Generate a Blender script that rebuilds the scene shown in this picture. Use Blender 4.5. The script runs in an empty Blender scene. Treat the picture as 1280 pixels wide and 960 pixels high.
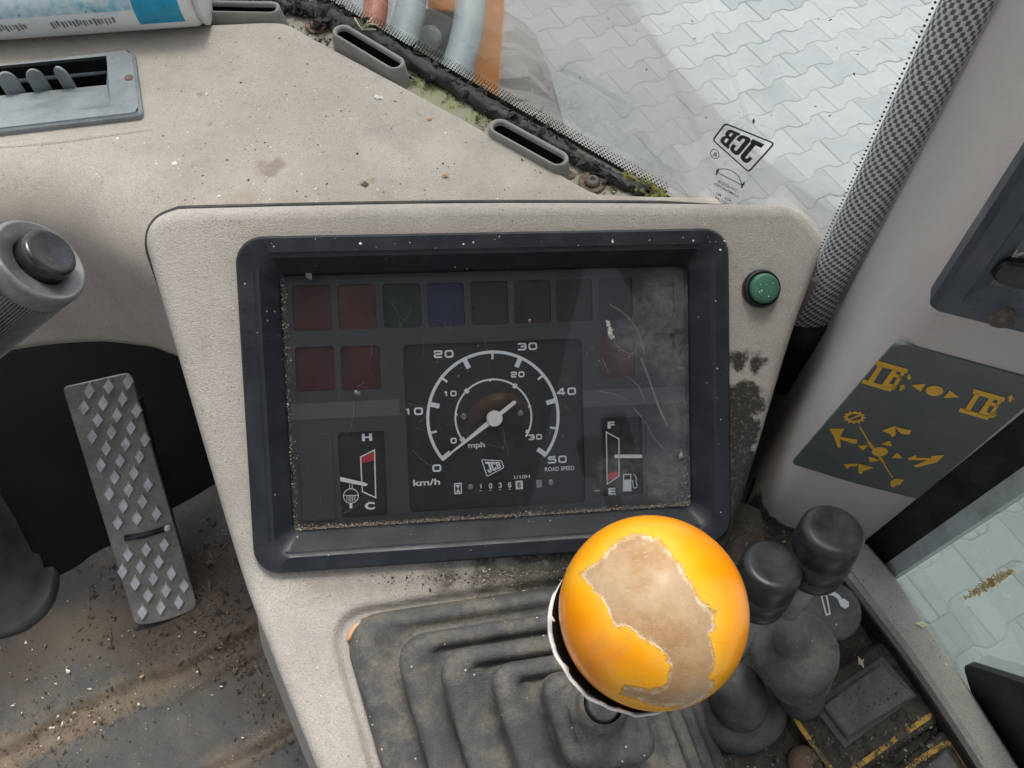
import bpy, bmesh, math, random
import numpy as np
from mathutils import Matrix, Vector
from mathutils.geometry import tessellate_polygon
random.seed(7); rng = np.random.default_rng(7)
S = bpy.context.scene; COL = S.collection
# ---------------------------------------------------------------- camera, sky, sun, exposure
FPX, TH, H = 960.0, math.radians(60), 2.4          # focal length in photo pixels, pitch, eye height above the paving
cd = bpy.data.cameras.new('camera'); cam = bpy.data.objects.new('camera', cd); COL.objects.link(cam)
cam.location = (0, 0, H); cam.rotation_euler = (math.radians(30), 0, 0)
cd.sensor_width = 36; cd.lens = FPX/1280*36; cd.clip_start = 0.01; cd.clip_end = 1000
S.camera = cam
SUN_EL, SUN_AZ = 66, 8                             # soft daylight from ahead, a little to one side
wd = bpy.data.worlds.new('World'); S.world = wd; wd.use_nodes = True
wn = wd.node_tree; sky = wn.nodes.new('ShaderNodeTexSky'); sky.sky_type = 'NISHITA'; sky.sun_disc = False
sky.sun_elevation = math.radians(SUN_EL); sky.sun_rotation = math.radians(SUN_AZ); sky.dust_density = 4; sky.air_density = 1.0
hs = wn.nodes.new('ShaderNodeHueSaturation'); hs.inputs['Saturation'].default_value = 0.38
wn.links.new(sky.outputs[0], hs.inputs['Color']); wn.links.new(hs.outputs[0], wn.nodes['Background'].inputs[0])
wn.nodes['Background'].inputs[1].default_value = 0.15
sd = bpy.data.lights.new('sun', 'SUN'); sd.energy = 2.3; sd.angle = math.radians(17); sd.color = (1, .965, .91)
sun = bpy.data.objects.new('sun', sd); COL.objects.link(sun)
_a, _e = math.radians(SUN_AZ), math.radians(SUN_EL)
sun.rotation_euler = Vector((math.sin(_a)*math.cos(_e), math.cos(_a)*math.cos(_e), math.sin(_e))).to_track_quat('Z', 'Y').to_euler()
S.view_settings.view_transform = 'Standard'; S.view_settings.look = 'None'; S.view_settings.gamma = 1
S.view_settings.exposure = 0.76
S.render.engine = 'CYCLES'; S.cycles.use_denoising = True
S.cycles.max_bounces = 10; S.cycles.transparent_max_bounces = 16; S.cycles.diffuse_bounces = 5

# ---------------------------------------------------------------- projective helpers (photo pixel -> ray -> real plane)
U = np.array([0, math.sin(TH), math.cos(TH)]); F = np.array([0, math.cos(TH), -math.sin(TH)]); CAM = np.array([0, 0, H])
def ray(px, py): return np.array([1., 0, 0])*(px-640)/FPX + U*(480-py)/FPX + F
def P(px, py, d): return CAM + ray(px, py)*d
def onz(px, py, z): r = ray(px, py); return CAM + r*(z/r[2])          # z is relative to the eye
def hit(px, py, O, n): r = ray(px, py); return CAM + r*(np.dot(O-CAM, n)/np.dot(r, n))
def proj(p):
    q = np.asarray(p)-CAM; d = q@F; return 640+FPX*q[0]/d, 480-FPX*(q@U)/d, d
def nrm(v): v = np.asarray(v, float); return v/np.linalg.norm(v)
class Frame:
    def __init__(s, O, X, Z):
        s.O = np.asarray(O, float); s.Z = nrm(Z); s.X = nrm(np.asarray(X)-np.dot(X, s.Z)*s.Z); s.Y = np.cross(s.Z, s.X)
    def w(s, x, y, z=0): return s.O + s.X*x + s.Y*y + s.Z*z
    def uv(s, px, py, z=0):
        h = hit(px, py, s.O+s.Z*z, s.Z)-s.O; return np.array([h@s.X, h@s.Y])
    def M(s):
        m = Matrix.Identity(4)
        for i in range(3): m[i][0], m[i][1], m[i][2], m[i][3] = s.X[i], s.Y[i], s.Z[i], s.O[i]
        return m
def quad_frame(pts, d0):
    """Plane of a real rectangle seen at four photo corners TL,TR,BR,BL; d0 = depth of TL. Returns frame (origin TL, X along top, Y up), width, height."""
    r = np.array([[(x-640)/FPX, -(y-480)/FPX, -1] for x, y in pts])
    d = np.linalg.svd(np.stack([r[0], -r[1], r[2], -r[3]], 1))[2][-1]; d = d/d[0]*d0
    W = [P(pts[i][0], pts[i][1], d[i]) for i in range(4)]
    e1, e2 = W[1]-W[0], W[3]-W[0]; n = nrm(np.cross(e2, e1))
    return Frame(W[0], e1, n), np.linalg.norm(e1), np.linalg.norm(e2)

# ---------------------------------------------------------------- scene-graph helpers
ROOT = {}
def thing(name, label, cat, O=(0, 0, 0), frame=None, group=None):
    o = bpy.data.objects.new(name, None); COL.objects.link(o); o.empty_display_size = .02
    o.matrix_world = frame.M() if frame else Matrix.Translation(Vector(O))
    ROOT[o.name] = o.matrix_world.copy(); o['label'] = label; o['category'] = cat
    if group: o['group'] = group
    return o
def obj(name, V, Fc, m, parent=None, smooth=False, local=False, label=None, uv=None):
    V = np.asarray(V, float).reshape(-1, 3)
    if parent is not None and not local:
        I = np.array(ROOT.get(parent.name, Matrix.Identity(4)).inverted()); V = V@I[:3, :3].T + I[:3, 3]
    me = bpy.data.meshes.new(name); me.from_pydata(V.tolist(), [], [tuple(map(int, f)) for f in Fc]); me.update()
    if smooth: me.polygons.foreach_set('use_smooth', [True]*len(me.polygons))
    if uv is not None:
        l = me.uv_layers.new(name='UVMap')
        for lp in me.loops: l.data[lp.index].uv = uv[lp.vertex_index]
    if m is not None: me.materials.append(m)
    o = bpy.data.objects.new(name, me); COL.objects.link(o)
    if parent is not None: o.parent = parent; ROOT[o.name] = ROOT.get(parent.name, Matrix.Identity(4))
    if label: o['label'] = label
    return o
def struct(name, V, Fc, m, smooth=False):
    o = obj(name, V, Fc, m, None, smooth); o['kind'] = 'structure'; return o
def stuff(o): o['kind'] = 'stuff'; return o
def tagged(o, label, cat, group=None):
    o['label'] = label; o['category'] = cat
    if group: o['group'] = group
    return o
def merge(parts):
    V, Fc, n = [], [], 0
    for v, f in parts:
        v = np.asarray(v, float).reshape(-1, 3); V.append(v); Fc += [tuple(i+n for i in q) for q in f]; n += len(v)
    return (np.concatenate(V) if V else np.zeros((0, 3))), Fc
def loft(rings, closed=True, cap0=False, cap1=False):
    k = len(rings[0]); V = np.concatenate([np.asarray(r, float) for r in rings]); Fc = []
    for i in range(len(rings)-1):
        for j in range(k if closed else k-1):
            a, b = i*k+j, i*k+(j+1) % k; Fc.append((a, b, b+k, a+k))
    if cap0: Fc.append(tuple(range(k-1, -1, -1)))
    if cap1: Fc.append(tuple(range((len(rings)-1)*k, len(rings)*k)))
    return V, Fc
def axis_frame(p0, p1):
    z = nrm(np.asarray(p1)-np.asarray(p0)); x = np.cross(z, [0.3, .9, .1]); return Frame(p0, x, z)
def lathe(fr, prof, n=40, cap0=True, cap1=True, sx=1., sy=1., fn=None):
    rings = []
    for t, r in prof:
        ring = []
        for j in range(n):
            a = 2*math.pi*j/n; rr = r if fn is None else fn(t, r, a)
            ring.append(fr.w(rr*math.cos(a)*sx, rr*math.sin(a)*sy, t))
        rings.append(ring)
    return loft(rings, True, cap0, cap1)
def tube(path, r, n=16):
    path = [np.asarray(p, float) for p in path]; rings = []; up = np.array([.12, .31, .94])
    for i, p in enumerate(path):
        t = nrm(path[min(i+1, len(path)-1)]-path[max(i-1, 0)]); x = nrm(np.cross(up, t)); y = np.cross(t, x)
        rr = r[i] if hasattr(r, '__len__') else r
        rings.append([p+rr*(math.cos(2*math.pi*j/n)*x+math.sin(2*math.pi*j/n)*y) for j in range(n)])
    return loft(rings, True, True, True)
def rrect(w, h, r, n=6, cx=0, cy=0):
    pts = []
    for sx, sy, a0 in ((1, 1, 0), (-1, 1, 90), (-1, -1, 180), (1, -1, 270)):
        for k in range(n+1):
            a = math.radians(a0+90*k/n); pts.append((cx+sx*(w/2-r)+r*math.cos(a), cy+sy*(h/2-r)+r*math.sin(a)))
    return pts
def poly(fr, pts, z=0, holes=()):
    """flat filled polygon in a frame's local xy (with holes), faces towards +Z"""
    loops = [[Vector((p[0], p[1], 0)) for p in l] for l in [list(pts)]+[list(h) for h in holes]]
    fl = [p for l in loops for p in l]; tris = tessellate_polygon(loops); V = [fr.w(p[0], p[1], z) for p in fl]; out = []
    for t in tris:
        a, b, c = [fl[i] for i in t]
        out.append(tuple(t) if (b-a).cross(c-a).z > 0 else (t[0], t[2], t[1]))
    return V, out
def slab(fr, pts, z0, z1, bev=0.0):
    """polygon prism with an optionally chamfered top edge (pts counter-clockwise)"""
    pts = [np.array(p, float) for p in pts]
    area = sum(a[0]*b[1]-a[1]*b[0] for a, b in zip(pts, pts[1:]+pts[:1]))
    if area < 0: pts = pts[::-1]
    rings = [[fr.w(p[0], p[1], z0) for p in pts], [fr.w(p[0], p[1], z1-bev) for p in pts]]
    if bev > 0:
        q = inset(pts, bev); rings.append([fr.w(p[0], p[1], z1) for p in q])
    V, Fc = loft(rings, True)
    k = len(pts); top = pts if bev <= 0 else q
    v2, f2 = poly(fr, top, z1); n = len(V)
    v3, f3 = poly(fr, pts, z0)
    return merge([(V, Fc), (v2, f2), (v3, [f[::-1] for f in f3])])
def inset(pts, d):
    out = []; n = len(pts)
    for i in range(n):
        a, b, c = pts[i-1], pts[i], pts[(i+1) % n]
        t1 = b-a; t2 = c-b
        t1 = t1/(np.linalg.norm(t1)+1e-12); t2 = t2/(np.linalg.norm(t2)+1e-12)
        n1 = np.array([-t1[1], t1[0]]); n2 = np.array([-t2[1], t2[0]])
        m = n1+n2; m = m/max(1e-6, np.dot(m, m))*2
        out.append(b+m*d*min(1, 1.6/np.linalg.norm(m)) if np.linalg.norm(m) > 1.6 else b+m*d)
    return out
def roundpoly(pts, r, n=4, closed=True):
    pts = [np.array(p, float) for p in pts]; out = []; k = len(pts)
    for i in range(k):
        if not closed and i in (0, k-1): out.append(pts[i]); continue
        a, b, c = pts[i-1], pts[i], pts[(i+1) % k]; rr = r[i] if hasattr(r, '__len__') else r
        la, lc = np.linalg.norm(a-b), np.linalg.norm(c-b); q = min(rr, la*.48, lc*.48)
        p0, p1 = b+(a-b)/la*q, b+(c-b)/lc*q
        for t in np.linspace(0, 1, n+1): out.append((1-t)**2*p0+2*t*(1-t)*b+t*t*p1)
    return out
def stroke(fr, pts, wd, z=0, closed=False):
    pts = [np.array(p[:2], float) for p in pts]
    if closed: pts = pts+[pts[0]]
    L, R = [], []; n = len(pts)
    for i in range(n):
        if closed: a, c = pts[i-1] if i > 0 else pts[-2], pts[i+1] if i < n-1 else pts[1]
        else: a, c = pts[max(i-1, 0)], pts[min(i+1, n-1)]
        t1 = pts[i]-a; t2 = c-pts[i]
        t1 = t1/(np.linalg.norm(t1)+1e-12); t2 = t2/(np.linalg.norm(t2)+1e-12); t = t1+t2; t = t/(np.linalg.norm(t)+1e-9)
        nn = np.array([-t[1], t[0]]); cs = max(.5, nn@np.array([-t1[1], t1[0]]) if np.linalg.norm(t1) > .5 else nn@np.array([-t2[1], t2[0]]))
        ww = wd[i] if hasattr(wd, '__len__') else wd
        L.append(pts[i]+nn*ww/2/cs); R.append(pts[i]-nn*ww/2/cs)
    V = [fr.w(p[0], p[1], z) for p in L]+[fr.w(p[0], p[1], z) for p in R]
    return V, [(i+n, i+1+n, i+1, i) for i in range(n-1)]
def disc(fr, c, r, z=0, n=32, ry=None): return poly(fr, [(c[0]+r*math.cos(2*math.pi*i/n), c[1]+(ry or r)*math.sin(2*math.pi*i/n)) for i in range(n)], z)
def sm(x, a, b): t = np.clip((x-a)/(b-a), 0, 1); return t*t*(3-2*t)
def resample(pts, n):
    pts = np.asarray(pts, float); s = np.r_[0, np.cumsum(np.linalg.norm(np.diff(pts, axis=0), axis=1))]
    t = np.linspace(0, s[-1], n); return np.stack([np.interp(t, s, pts[:, k]) for k in range(pts.shape[1])], 1)
def catmull(pts, n):
    pts = np.asarray(pts, float); p = np.concatenate([[2*pts[0]-pts[1]], pts, [2*pts[-1]-pts[-2]]]); out = []
    for i in range(1, len(p)-2):
        for t in np.linspace(0, 1, n, endpoint=False):
            out.append(.5*(2*p[i]+(p[i+1]-p[i-1])*t+(2*p[i-1]-5*p[i]+4*p[i+1]-p[i+2])*t*t+(3*p[i]-p[i-1]-3*p[i+1]+p[i+2])*t**3))
    out.append(pts[-1]); return np.array(out)
_tc = {}
def text2d(s, bold=0.0):
    """outline font lettering -> flat mesh in 2-D, height of a capital = 1, origin at the centre"""
    if (s, bold) in _tc: return _tc[(s, bold)]
    c = bpy.data.curves.new('lettering', 'FONT'); c.body = s; c.offset = bold; c.resolution_u = 4
    o = bpy.data.objects.new('lettering', c); COL.objects.link(o)
    dg = bpy.context.evaluated_depsgraph_get(); me = o.evaluated_get(dg).to_mesh()
    v = np.array([x.co[:] for x in me.vertices]); f = [tuple(p.vertices) for p in me.polygons]
    o.evaluated_get(dg).to_mesh_clear(); bpy.data.objects.remove(o); bpy.data.curves.remove(c)
    v = v[:, :2]; cap = .73
    v = (v-(v.max(0)+v.min(0))/2*np.array([1, 0])-np.array([0, cap/2]))/cap
    _tc[(s, bold)] = (v, f); return v, f
def text(fr, s, c, h, z=0, w=None, bold=0.0, rot=0, mirror=False):
    v, f = text2d(s, bold); v = v*h
    if w: v = v*np.array([w/(v[:, 0].max()-v[:, 0].min()), 1])
    if mirror: v = v*np.array([-1, 1]); f = [q[::-1] for q in f]
    cr, sr = math.cos(rot), math.sin(rot)
    return [fr.w(c[0]+x*cr-y*sr, c[1]+x*sr+y*cr, z) for x, y in v], f
GL = {'0': [([(0, 0), (1, 0), (1, 1), (0, 1)], True)], '1': [([(.3, .78), (.62, 1), (.62, 0)], False)],
      '2': [([(0, .76), (0, 1), (1, 1), (1, .52), (0, .48), (0, 0), (1, 0)], False)],
      '3': [([(0, .82), (0, 1), (1, 1), (1, 0), (0, 0), (0, .18)], False), ([(.3, .52), (1, .52)], False)],
      '4': [([(.74, -.08), (.74, 1), (.62, 1), (-.02, .3), (-.02, .24), (1.06, .24)], False)],
      '5': [([(1, 1), (.02, 1), (0, .58), (1, .6), (1, 0), (0, 0), (0, .18)], False)],
      '6': [([(1, .84), (1, 1), (0, 1), (0, 0), (1, 0), (1, .55), (0, .55)], False)]}
def digits(fr, s, c, w, h, t, z=0, gap=.34):
    out = []; W = len(s)*w+(len(s)-1)*w*gap; x = c[0]-W/2
    for ch in s:
        for pts, cl in GL[ch]:
            q = [(x+t/2+a*(w-t), c[1]-h/2+t/2+b*(h-t)) for a, b in pts]
            q = roundpoly(q, min(w, h)*.26, 4, cl)
            out.append(stroke(fr, q, t, z, cl))
        x += w*(1+gap)
    return merge(out)

# ---------------------------------------------------------------- materials
class NT:
    def __init__(s, name):
        s.m = bpy.data.materials.new(name); s.m.use_nodes = True; s.t = s.m.node_tree; s.b = s.t.nodes['Principled BSDF']; s.out = s.t.nodes['Material Output']
    def n(s, k, **kw):
        x = s.t.nodes.new('ShaderNode'+k)
        for a, v in kw.items(): setattr(x, a, v)
        return x
    def l(s, a, b): s.t.links.new(a, b)
    def pos(s): return s.n('NewGeometry').outputs['Position']
    def noise(s, sc, det=4, rough=.55, vec=None, dist=0):
        x = s.n('TexNoise'); x.inputs['Scale'].default_value = sc; x.inputs['Detail'].default_value = det; x.inputs['Roughness'].default_value = rough
        x.inputs['Distortion'].default_value = dist
        s.l(vec if vec is not None else s.pos(), x.inputs['Vector']); return x.outputs['Fac']
    def vor(s, sc, vec=None, out='Distance', feat='F1'):
        x = s.n('TexVoronoi', feature=feat); x.inputs['Scale'].default_value = sc; s.l(vec if vec is not None else s.pos(), x.inputs['Vector']); return x.outputs[out]
    def math(s, op, a, b=0.0, c=None):
        x = s.n('Math', operation=op)
        for i, v in enumerate((a, b) if c is None else (a, b, c)):
            if hasattr(v, 'node'): s.l(v, x.inputs[i])
            else: x.inputs[i].default_value = v
        return x.outputs[0]
    def rng(s, v, a, b, c=0., d=1., smooth=True):
        x = s.n('MapRange', interpolation_type='SMOOTHSTEP' if smooth else 'LINEAR')
        s.l(v, x.inputs[0]); x.inputs[1].default_value = a; x.inputs[2].default_value = b; x.inputs[3].default_value = c; x.inputs[4].default_value = d
        return x.outputs[0]
    def mix(s, f, a, b):
        x = s.n('Mix', data_type='RGBA')
        for i, v in ((0, f), (6, a), (7, b)):
            if hasattr(v, 'node'): s.l(v, x.inputs[i])
            else: x.inputs[i].default_value = v if i == 0 else (*v, 1)
        return x.outputs[2]
    def bump(s, h, st, dist=.001, prev=None):
        x = s.n('Bump'); x.inputs['Strength'].default_value = st; x.inputs['Distance'].default_value = dist; s.l(h, x.inputs['Height'])
        if prev is not None: s.l(prev, x.inputs['Normal'])
        return x.outputs[0]
    def blobs(s, cs, soft, amp, sc):
        """mask of irregular patches: cs = [(world centre, radius)], frayed by noise"""
        nz = s.math('MULTIPLY', s.math('SUBTRACT', s.noise(sc, 6, .65), .5), amp*2); r = None
        for c, rad in cs:
            x = s.n('VectorMath', operation='DISTANCE'); s.l(s.pos(), x.inputs[0]); x.inputs[1].default_value = tuple(c)
            v = s.math('SUBTRACT', rad, x.outputs['Value']); r = v if r is None else s.math('MAXIMUM', r, v)
        return s.rng(s.math('ADD', r, nz), -soft, soft)
def mat(name, col, rough=.6, var=.12, vsc=25, grain=.25, gsc=1600, metal=0., dust=None, dustcol=(.42, .38, .31), specks=0., darks=0., stains=(), spec=.5, coat=0, scratch=0, rvar=.12):
    """worn painted / moulded surface: mottled colour, moulded grain, dust, light and dark specks, stains of their own shape"""
    k = NT(name); big = k.noise(vsc, 5, .6); fine = k.noise(vsc*14, 3, .6)
    c = k.mix(k.rng(big, .3, .7), tuple(x*(1-var) for x in col), tuple(min(1, x*(1+var)) for x in col))
    c = k.mix(k.rng(fine, .35, .72, 0, var*1.2), c, tuple(x*.55 for x in col))
    if grain > .4: c = k.mix(k.rng(k.noise(750, 4, .75), .34, .62, .42, 0), c, (col[0]*.50, col[1]*.46, col[2]*.40)); c = k.mix(k.rng(k.noise(130, 5, .75), .36, .62, .20, 0), c, (col[0]*.62, col[1]*.56, col[2]*.48))
    if dust: c = k.mix(k.math('MULTIPLY', k.rng(k.noise(vsc*1.7, 6, .7), .38, .66), k.rng(k.noise(420, 3, .7), .3, .65, dust*.45, dust)), c, dustcol)
    for colr, cs, soft, amp, sc, st in stains:
        c = k.mix(k.math('MULTIPLY', k.blobs(cs, soft, amp, sc), k.rng(k.noise(sc*3.1, 4, .7), .25, .6, st*.55, st)), c, colr)
    if darks:
        v = k.vor(230); c = k.mix(k.math('MULTIPLY', k.rng(v, .10, .17, 1, 0), k.rng(k.noise(60, 2), .5, .62, 0, darks)), c, (.05, .04, .03))
        v = k.vor(520); c = k.mix(k.math('MULTIPLY', k.rng(v, .16, .26, 1, 0), k.rng(k.noise(35, 2), .42, .6, 0, darks*.8)), c, (.11, .09, .07))
    if specks:
        v = k.vor(170); c = k.mix(k.math('MULTIPLY', k.rng(v, .07, .11, 1, 0), k.rng(k.noise(43, 2), .52, .6, 0, specks)), c, (.75, .74, .70))
    k.l(c, k.b.inputs['Base Color'])
    k.l(k.rng(big, .25, .75, rough-rvar, min(1, rough+rvar)), k.b.inputs['Roughness'])
    k.b.inputs['Metallic'].default_value = metal; k.b.inputs['Specular IOR Level'].default_value = spec
    if coat: k.b.inputs['Coat Weight'].default_value = coat; k.b.inputs['Coat Roughness'].default_value = .12
    n = None
    if grain: n = k.bump(k.noise(gsc, 2, .5), grain, .0006)
    if scratch:
        mp = k.n('Mapping'); k.l(k.pos(), mp.inputs[0]); mp.inputs['Scale'].default_value = (900, 60, 60); mp.inputs['Rotation'].default_value = (.3, .5, .7)
        n = k.bump(k.noise(1, 4, .7, mp.outputs[0]), scratch, .0004, n)
    if dust: n = k.bump(k.noise(500, 4, .7), .25*dust, .0008, n)
    if n is not None: k.l(n, k.b.inputs['Normal'])
    return k.m
def flat(name, col, rough=.5, spec=.5): return mat(name, col, rough, .05, 60, .1, 1500, spec=spec)
def island_mat(name, cols, rough=.8):
    k = NT(name); cr = k.n('ValToRGB'); cr.color_ramp.interpolation = 'CONSTANT'; els = cr.color_ramp.elements
    while len(els) < len(cols): els.new(.5)
    for i, c in enumerate(cols): els[i].position = i/len(cols); els[i].color = (*c, 1)
    k.l(k.n('NewGeometry').outputs['Random Per Island'], cr.inputs[0]); k.l(cr.outputs[0], k.b.inputs['Base Color']); k.b.inputs['Roughness'].default_value = rough
    return k.m
def glass(name, tint, refl, dust, dustcol=(.6, .6, .57), dsc=6, stains=()):
    k = NT(name); tr = k.n('BsdfTransparent'); tr.inputs[0].default_value = (*tint, 1)
    gl = k.n('BsdfGlossy'); gl.inputs['Roughness'].default_value = .03; df = k.n('BsdfDiffuse'); df.inputs[0].default_value = (*dustcol, 1)
    fr = k.n('Fresnel'); fr.inputs[0].default_value = 1.45
    m1 = k.n('MixShader'); k.l(k.math('MULTIPLY', fr.outputs[0], refl), m1.inputs[0]); k.l(tr.outputs[0], m1.inputs[1]); k.l(gl.outputs[0], m1.inputs[2])
    d = k.rng(k.noise(dsc, 7, .68), .3, .75, dust*.45, dust*1.6)
    d = k.math('ADD', d, k.math('MULTIPLY', k.rng(k.vor(260), .05, .11, 1, 0), k.rng(k.noise(22, 3), .55, .66, 0, .6)))
    for cs, soft, amp, sc, st in stains: d = k.math('ADD', d, k.math('MULTIPLY', k.blobs(cs, soft, amp, sc), k.rng(k.noise(sc*4, 4, .7), .3, .65, st*.3, st)))
    m2 = k.n('MixShader'); k.l(d, m2.inputs[0]); k.l(m1.outputs[0], m2.inputs[1]); k.l(df.outputs[0], m2.inputs[2]); k.l(m2.outputs[0], k.out.inputs[0])
    return k.m
def chips(n, sampler, size, flatn=.5, seed=1, long=1.6):
    """n little irregular crumbs; sampler(rng) -> (position, normal)"""
    r = np.random.default_rng(seed); out = []
    base = np.array([[1, 0, 0], [-1, 0, 0], [0, 1, 0], [0, -1, 0], [0, 0, 1], [0, 0, -1]], float)
    fc = [(0, 2, 4), (2, 1, 4), (1, 3, 4), (3, 0, 4), (2, 0, 5), (1, 2, 5), (3, 1, 5), (0, 3, 5)]
    for _ in range(n):
        p, nn = sampler(r); nn = nrm(nn); s = size*math.exp(r.normal(0, .45))
        x = nrm(np.cross(nn, r.normal(size=3))); y = np.cross(nn, x)
        b = base*np.array([s*r.uniform(.8, long), s*r.uniform(.5, 1), s*flatn])*r.uniform(.75, 1.25, (6, 1))
        out.append((np.asarray(p)+nn*s*flatn*.6+b[:, :1]*x+b[:, 1:2]*y+b[:, 2:]*nn, fc))
    return merge(out)

M = {}
# ================================================================= THE PLANES OF THE CAB
CLF, CLW, CLH = quad_frame([(295, 297), (907, 286), (908, 675), (318, 716)], .45)      # instrument cluster
Bl0, Bl1 = hit(318, 724, CLF.O, CLF.Z), hit(908, 688, CLF.O, CLF.Z)                     # fold between the upper and lower console faces
_ax = nrm(Bl1-Bl0); _dn = -np.cross(CLF.Z, _ax)
_ang = math.radians(20); LOZ = nrm(CLF.Z*math.cos(_ang)+(-_dn if (_dn@F) > 0 else _dn)*0)
_rot = np.array(Matrix.Rotation(_ang, 3, Vector(_ax)))
LOZ = _rot@CLF.Z
if LOZ[2] < CLF.Z[2]: LOZ = _rot.T@CLF.Z
def console_pt(px, py):
    r = ray(px, py); a = np.dot(CLF.O-CAM, CLF.Z)/np.dot(r, CLF.Z); b = np.dot(Bl0-CAM, LOZ)/np.dot(r, LOZ)
    s = .004; k = max(0, s-abs(a-b))/s                                                   # soft fillet in the fold
    return CAM+r*(min(a, b)-k*k*s*.25)
Z_D, Z_L = -.400, -.413                                                                 # dash top and ledge
G0, G1 = onz(520, 70, Z_L), onz(832, 245, Z_L); GD = nrm(G1-G0); GN = np.array([GD[1], -GD[0], 0]); GN = GN if GN@np.array([0, -1, 0]) > 0 else -GN
GLF = Frame(G0, GD, GN)                                                                 # windscreen, Z towards the driver
Q1 = P(948, 637, .53); BX = nrm([.947, -.32, 0]); TBF = Frame(Q1, BX, np.cross(BX, [0, 0, 1]))   # trim face with the decal

# ================================================================= GROUND: I-shaped concrete blocks
th = math.radians(27.6); ug = np.array([math.cos(th), math.sin(th)]); vg = np.array([math.sin(th), -math.cos(th)])
def paver_mat():
    k = NT('paver_concrete'); oi = k.n('ObjectInfo').outputs['Random']; isl = k.n('NewGeometry').outputs['Random Per Island']
    v = k.math('FRACT', k.math('ADD', oi, isl))
    c = k.mix(v, (.205, .222, .23), (.285, .298, .302))
    c = k.mix(k.rng(k.noise(9, 6, .65), .35, .7, 0, .5), c, (.29, .30, .297)); c = k.mix(k.rng(k.noise(240, 3, .6), .5, .75, 0, .35), c, (.25, .26, .26))
    c = k.mix(k.rng(k.noise(2.2, 5, .6), .55, .75, 0, .35), c, (.30, .31, .31))
    k.l(c, k.b.inputs['Base Color']); k.b.inputs['Roughness'].default_value = .85; k.l(k.bump(k.noise(300, 4, .7), .3, .002), k.b.inputs['Normal']); return k.m
M['paver'] = paver_mat()
M['sand'] = mat('joint_sand', (.30, .30, .285), .9, .15, 14, .5, 400)
half = [(.1, -.0825), (.1, .0825), (.066, .0825), (.034, .055), (-.034, .055), (-.066, .0825), (-.1, .0825), (-.1, -.0825), (-.066, -.0825), (-.034, -.055), (.034, -.055), (.066, -.0825)]
o2 = inset([np.array(p) for p in half], .0009); o3 = inset([np.array(p) for p in half], .0055)
GF = Frame((0, 0, 0), (ug[0], ug[1], 0), (0, 0, 1))
WF = Frame((0, 0, 0), (1, 0, 0), (0, 0, 1))
PV = np.array([[*p, -.02] for p in o2]+[[*p, -.0026] for p in o2]+[[*p, 0] for p in o3]); nq = 12
PFc = [(i, (i+1) % nq, (i+1) % nq+nq, i+nq) for i in range(nq)]+[(i+nq, (i+1) % nq+nq, (i+1) % nq+2*nq, i+2*nq) for i in range(nq)]+[tuple(range(2*nq, 3*nq))]
gnd = struct('ground', [(-250, -250, -.0030), (250, -250, -.0030), (250, 250, -.0030), (-250, 250, -.0030)], [(0, 1, 2, 3)], M['sand'])
c0 = np.array([.725, 2.758])+np.array([.074, -.14])/2+ug*.1      # a block centre: the head joint is its end
near, far = [], []
for j in range(-60, 61):
    for i in range(-45, 46):
        c = c0+ug*(i*.2+(.1 if j % 2 else 0))+vg*j*.1375
        if np.linalg.norm(c-np.array([1.2, 1.6])) > 5.2: continue
        x, y, d = proj((c[0], c[1], 0)) if (np.array([c[0], c[1], -H])@F) > .1 else (-999, 0, 1)
        see = (-20 < x < 1310 and -20 < y < 985) and ((x > 600 and y < 330 and y < 30+(x-420)*.62) or (x > 1085 and y > 500))
        (near if see else far).append((d, c))
near.sort(key=lambda t: t[0]); far += near[300:]; near = near[:300]
pm = None
for d, c in near:
    if pm is None: po = obj('paver', PV, PFc, M['paver'], gnd, local=True); pm = po.data
    else: po = bpy.data.objects.new('paver', pm); COL.objects.link(po); po.parent = gnd
    po.location = (c[0], c[1], random.uniform(-.001, .0012)); po.rotation_euler = (random.uniform(-.006, .006), random.uniform(-.006, .006), th+random.uniform(-.006, .006))
rt = np.array([[math.cos(th), -math.sin(th), 0], [math.sin(th), math.cos(th), 0], [0, 0, 1]])
stuff(obj('paver_field', *merge([((PV@rt.T)+np.array([c[0], c[1], random.uniform(-.001, .001)]), PFc) for d, c in far]), M['paver'], gnd))

# ================================================================= MATERIALS OF THE CAB
def S3(px, py, fn): return fn(px, py)
dz = lambda x, y: onz(x, y, Z_D)
M['dash'] = mat('dusty_beige_plastic', (.455, .415, .365), .8, .12, 16, .9, 1100, dust=.5, dustcol=(.46, .41, .33), specks=.9, darks=.5, stains=[
    ((.27, .21, .16), [(dz(336, 212), .0075), (dz(345, 206), .006), (dz(328, 206), .004)], .003, .0075, 110, .8),
    ((.30, .25, .18), [(dz(455, 229), .003), (dz(465, 226), .003), (dz(250, 118), .0022), (dz(262, 155), .002)], .001, .0035, 420, .9),
    ((.33, .28, .21), [(dz(300+60*i, 255+6*math.sin(i*2)), .013) for i in range(9)], .008, .012, 90, .55),
    ((.10, .082, .065), [(dz(214+9*i, 269-.03*i), .0035) for i in range(78)], .002, .003, 300, .75),  # dark line painted in for the shaded gap along the console edge
    ((.56, .54, .47), [(dz(470, 188), .012), (dz(550, 190), .016), (dz(500, 205), .01), (dz(180, 130), .012), (dz(640, 215), .014)], .010, .02, 90, .28)])
M['ledge'] = mat('mossy_ledge_plastic', (.37, .355, .30), .85, .15, 30, .5, 1200, dust=.5, dustcol=(.40, .37, .25), darks=1., stains=[
    ((.25, .27, .11), [(onz(x, y, Z_L), .012) for x, y in ((520, 100), (545, 112), (560, 130), (600, 145), (330, 22))], .006, .008, 120, .7)])
cp = console_pt
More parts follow.
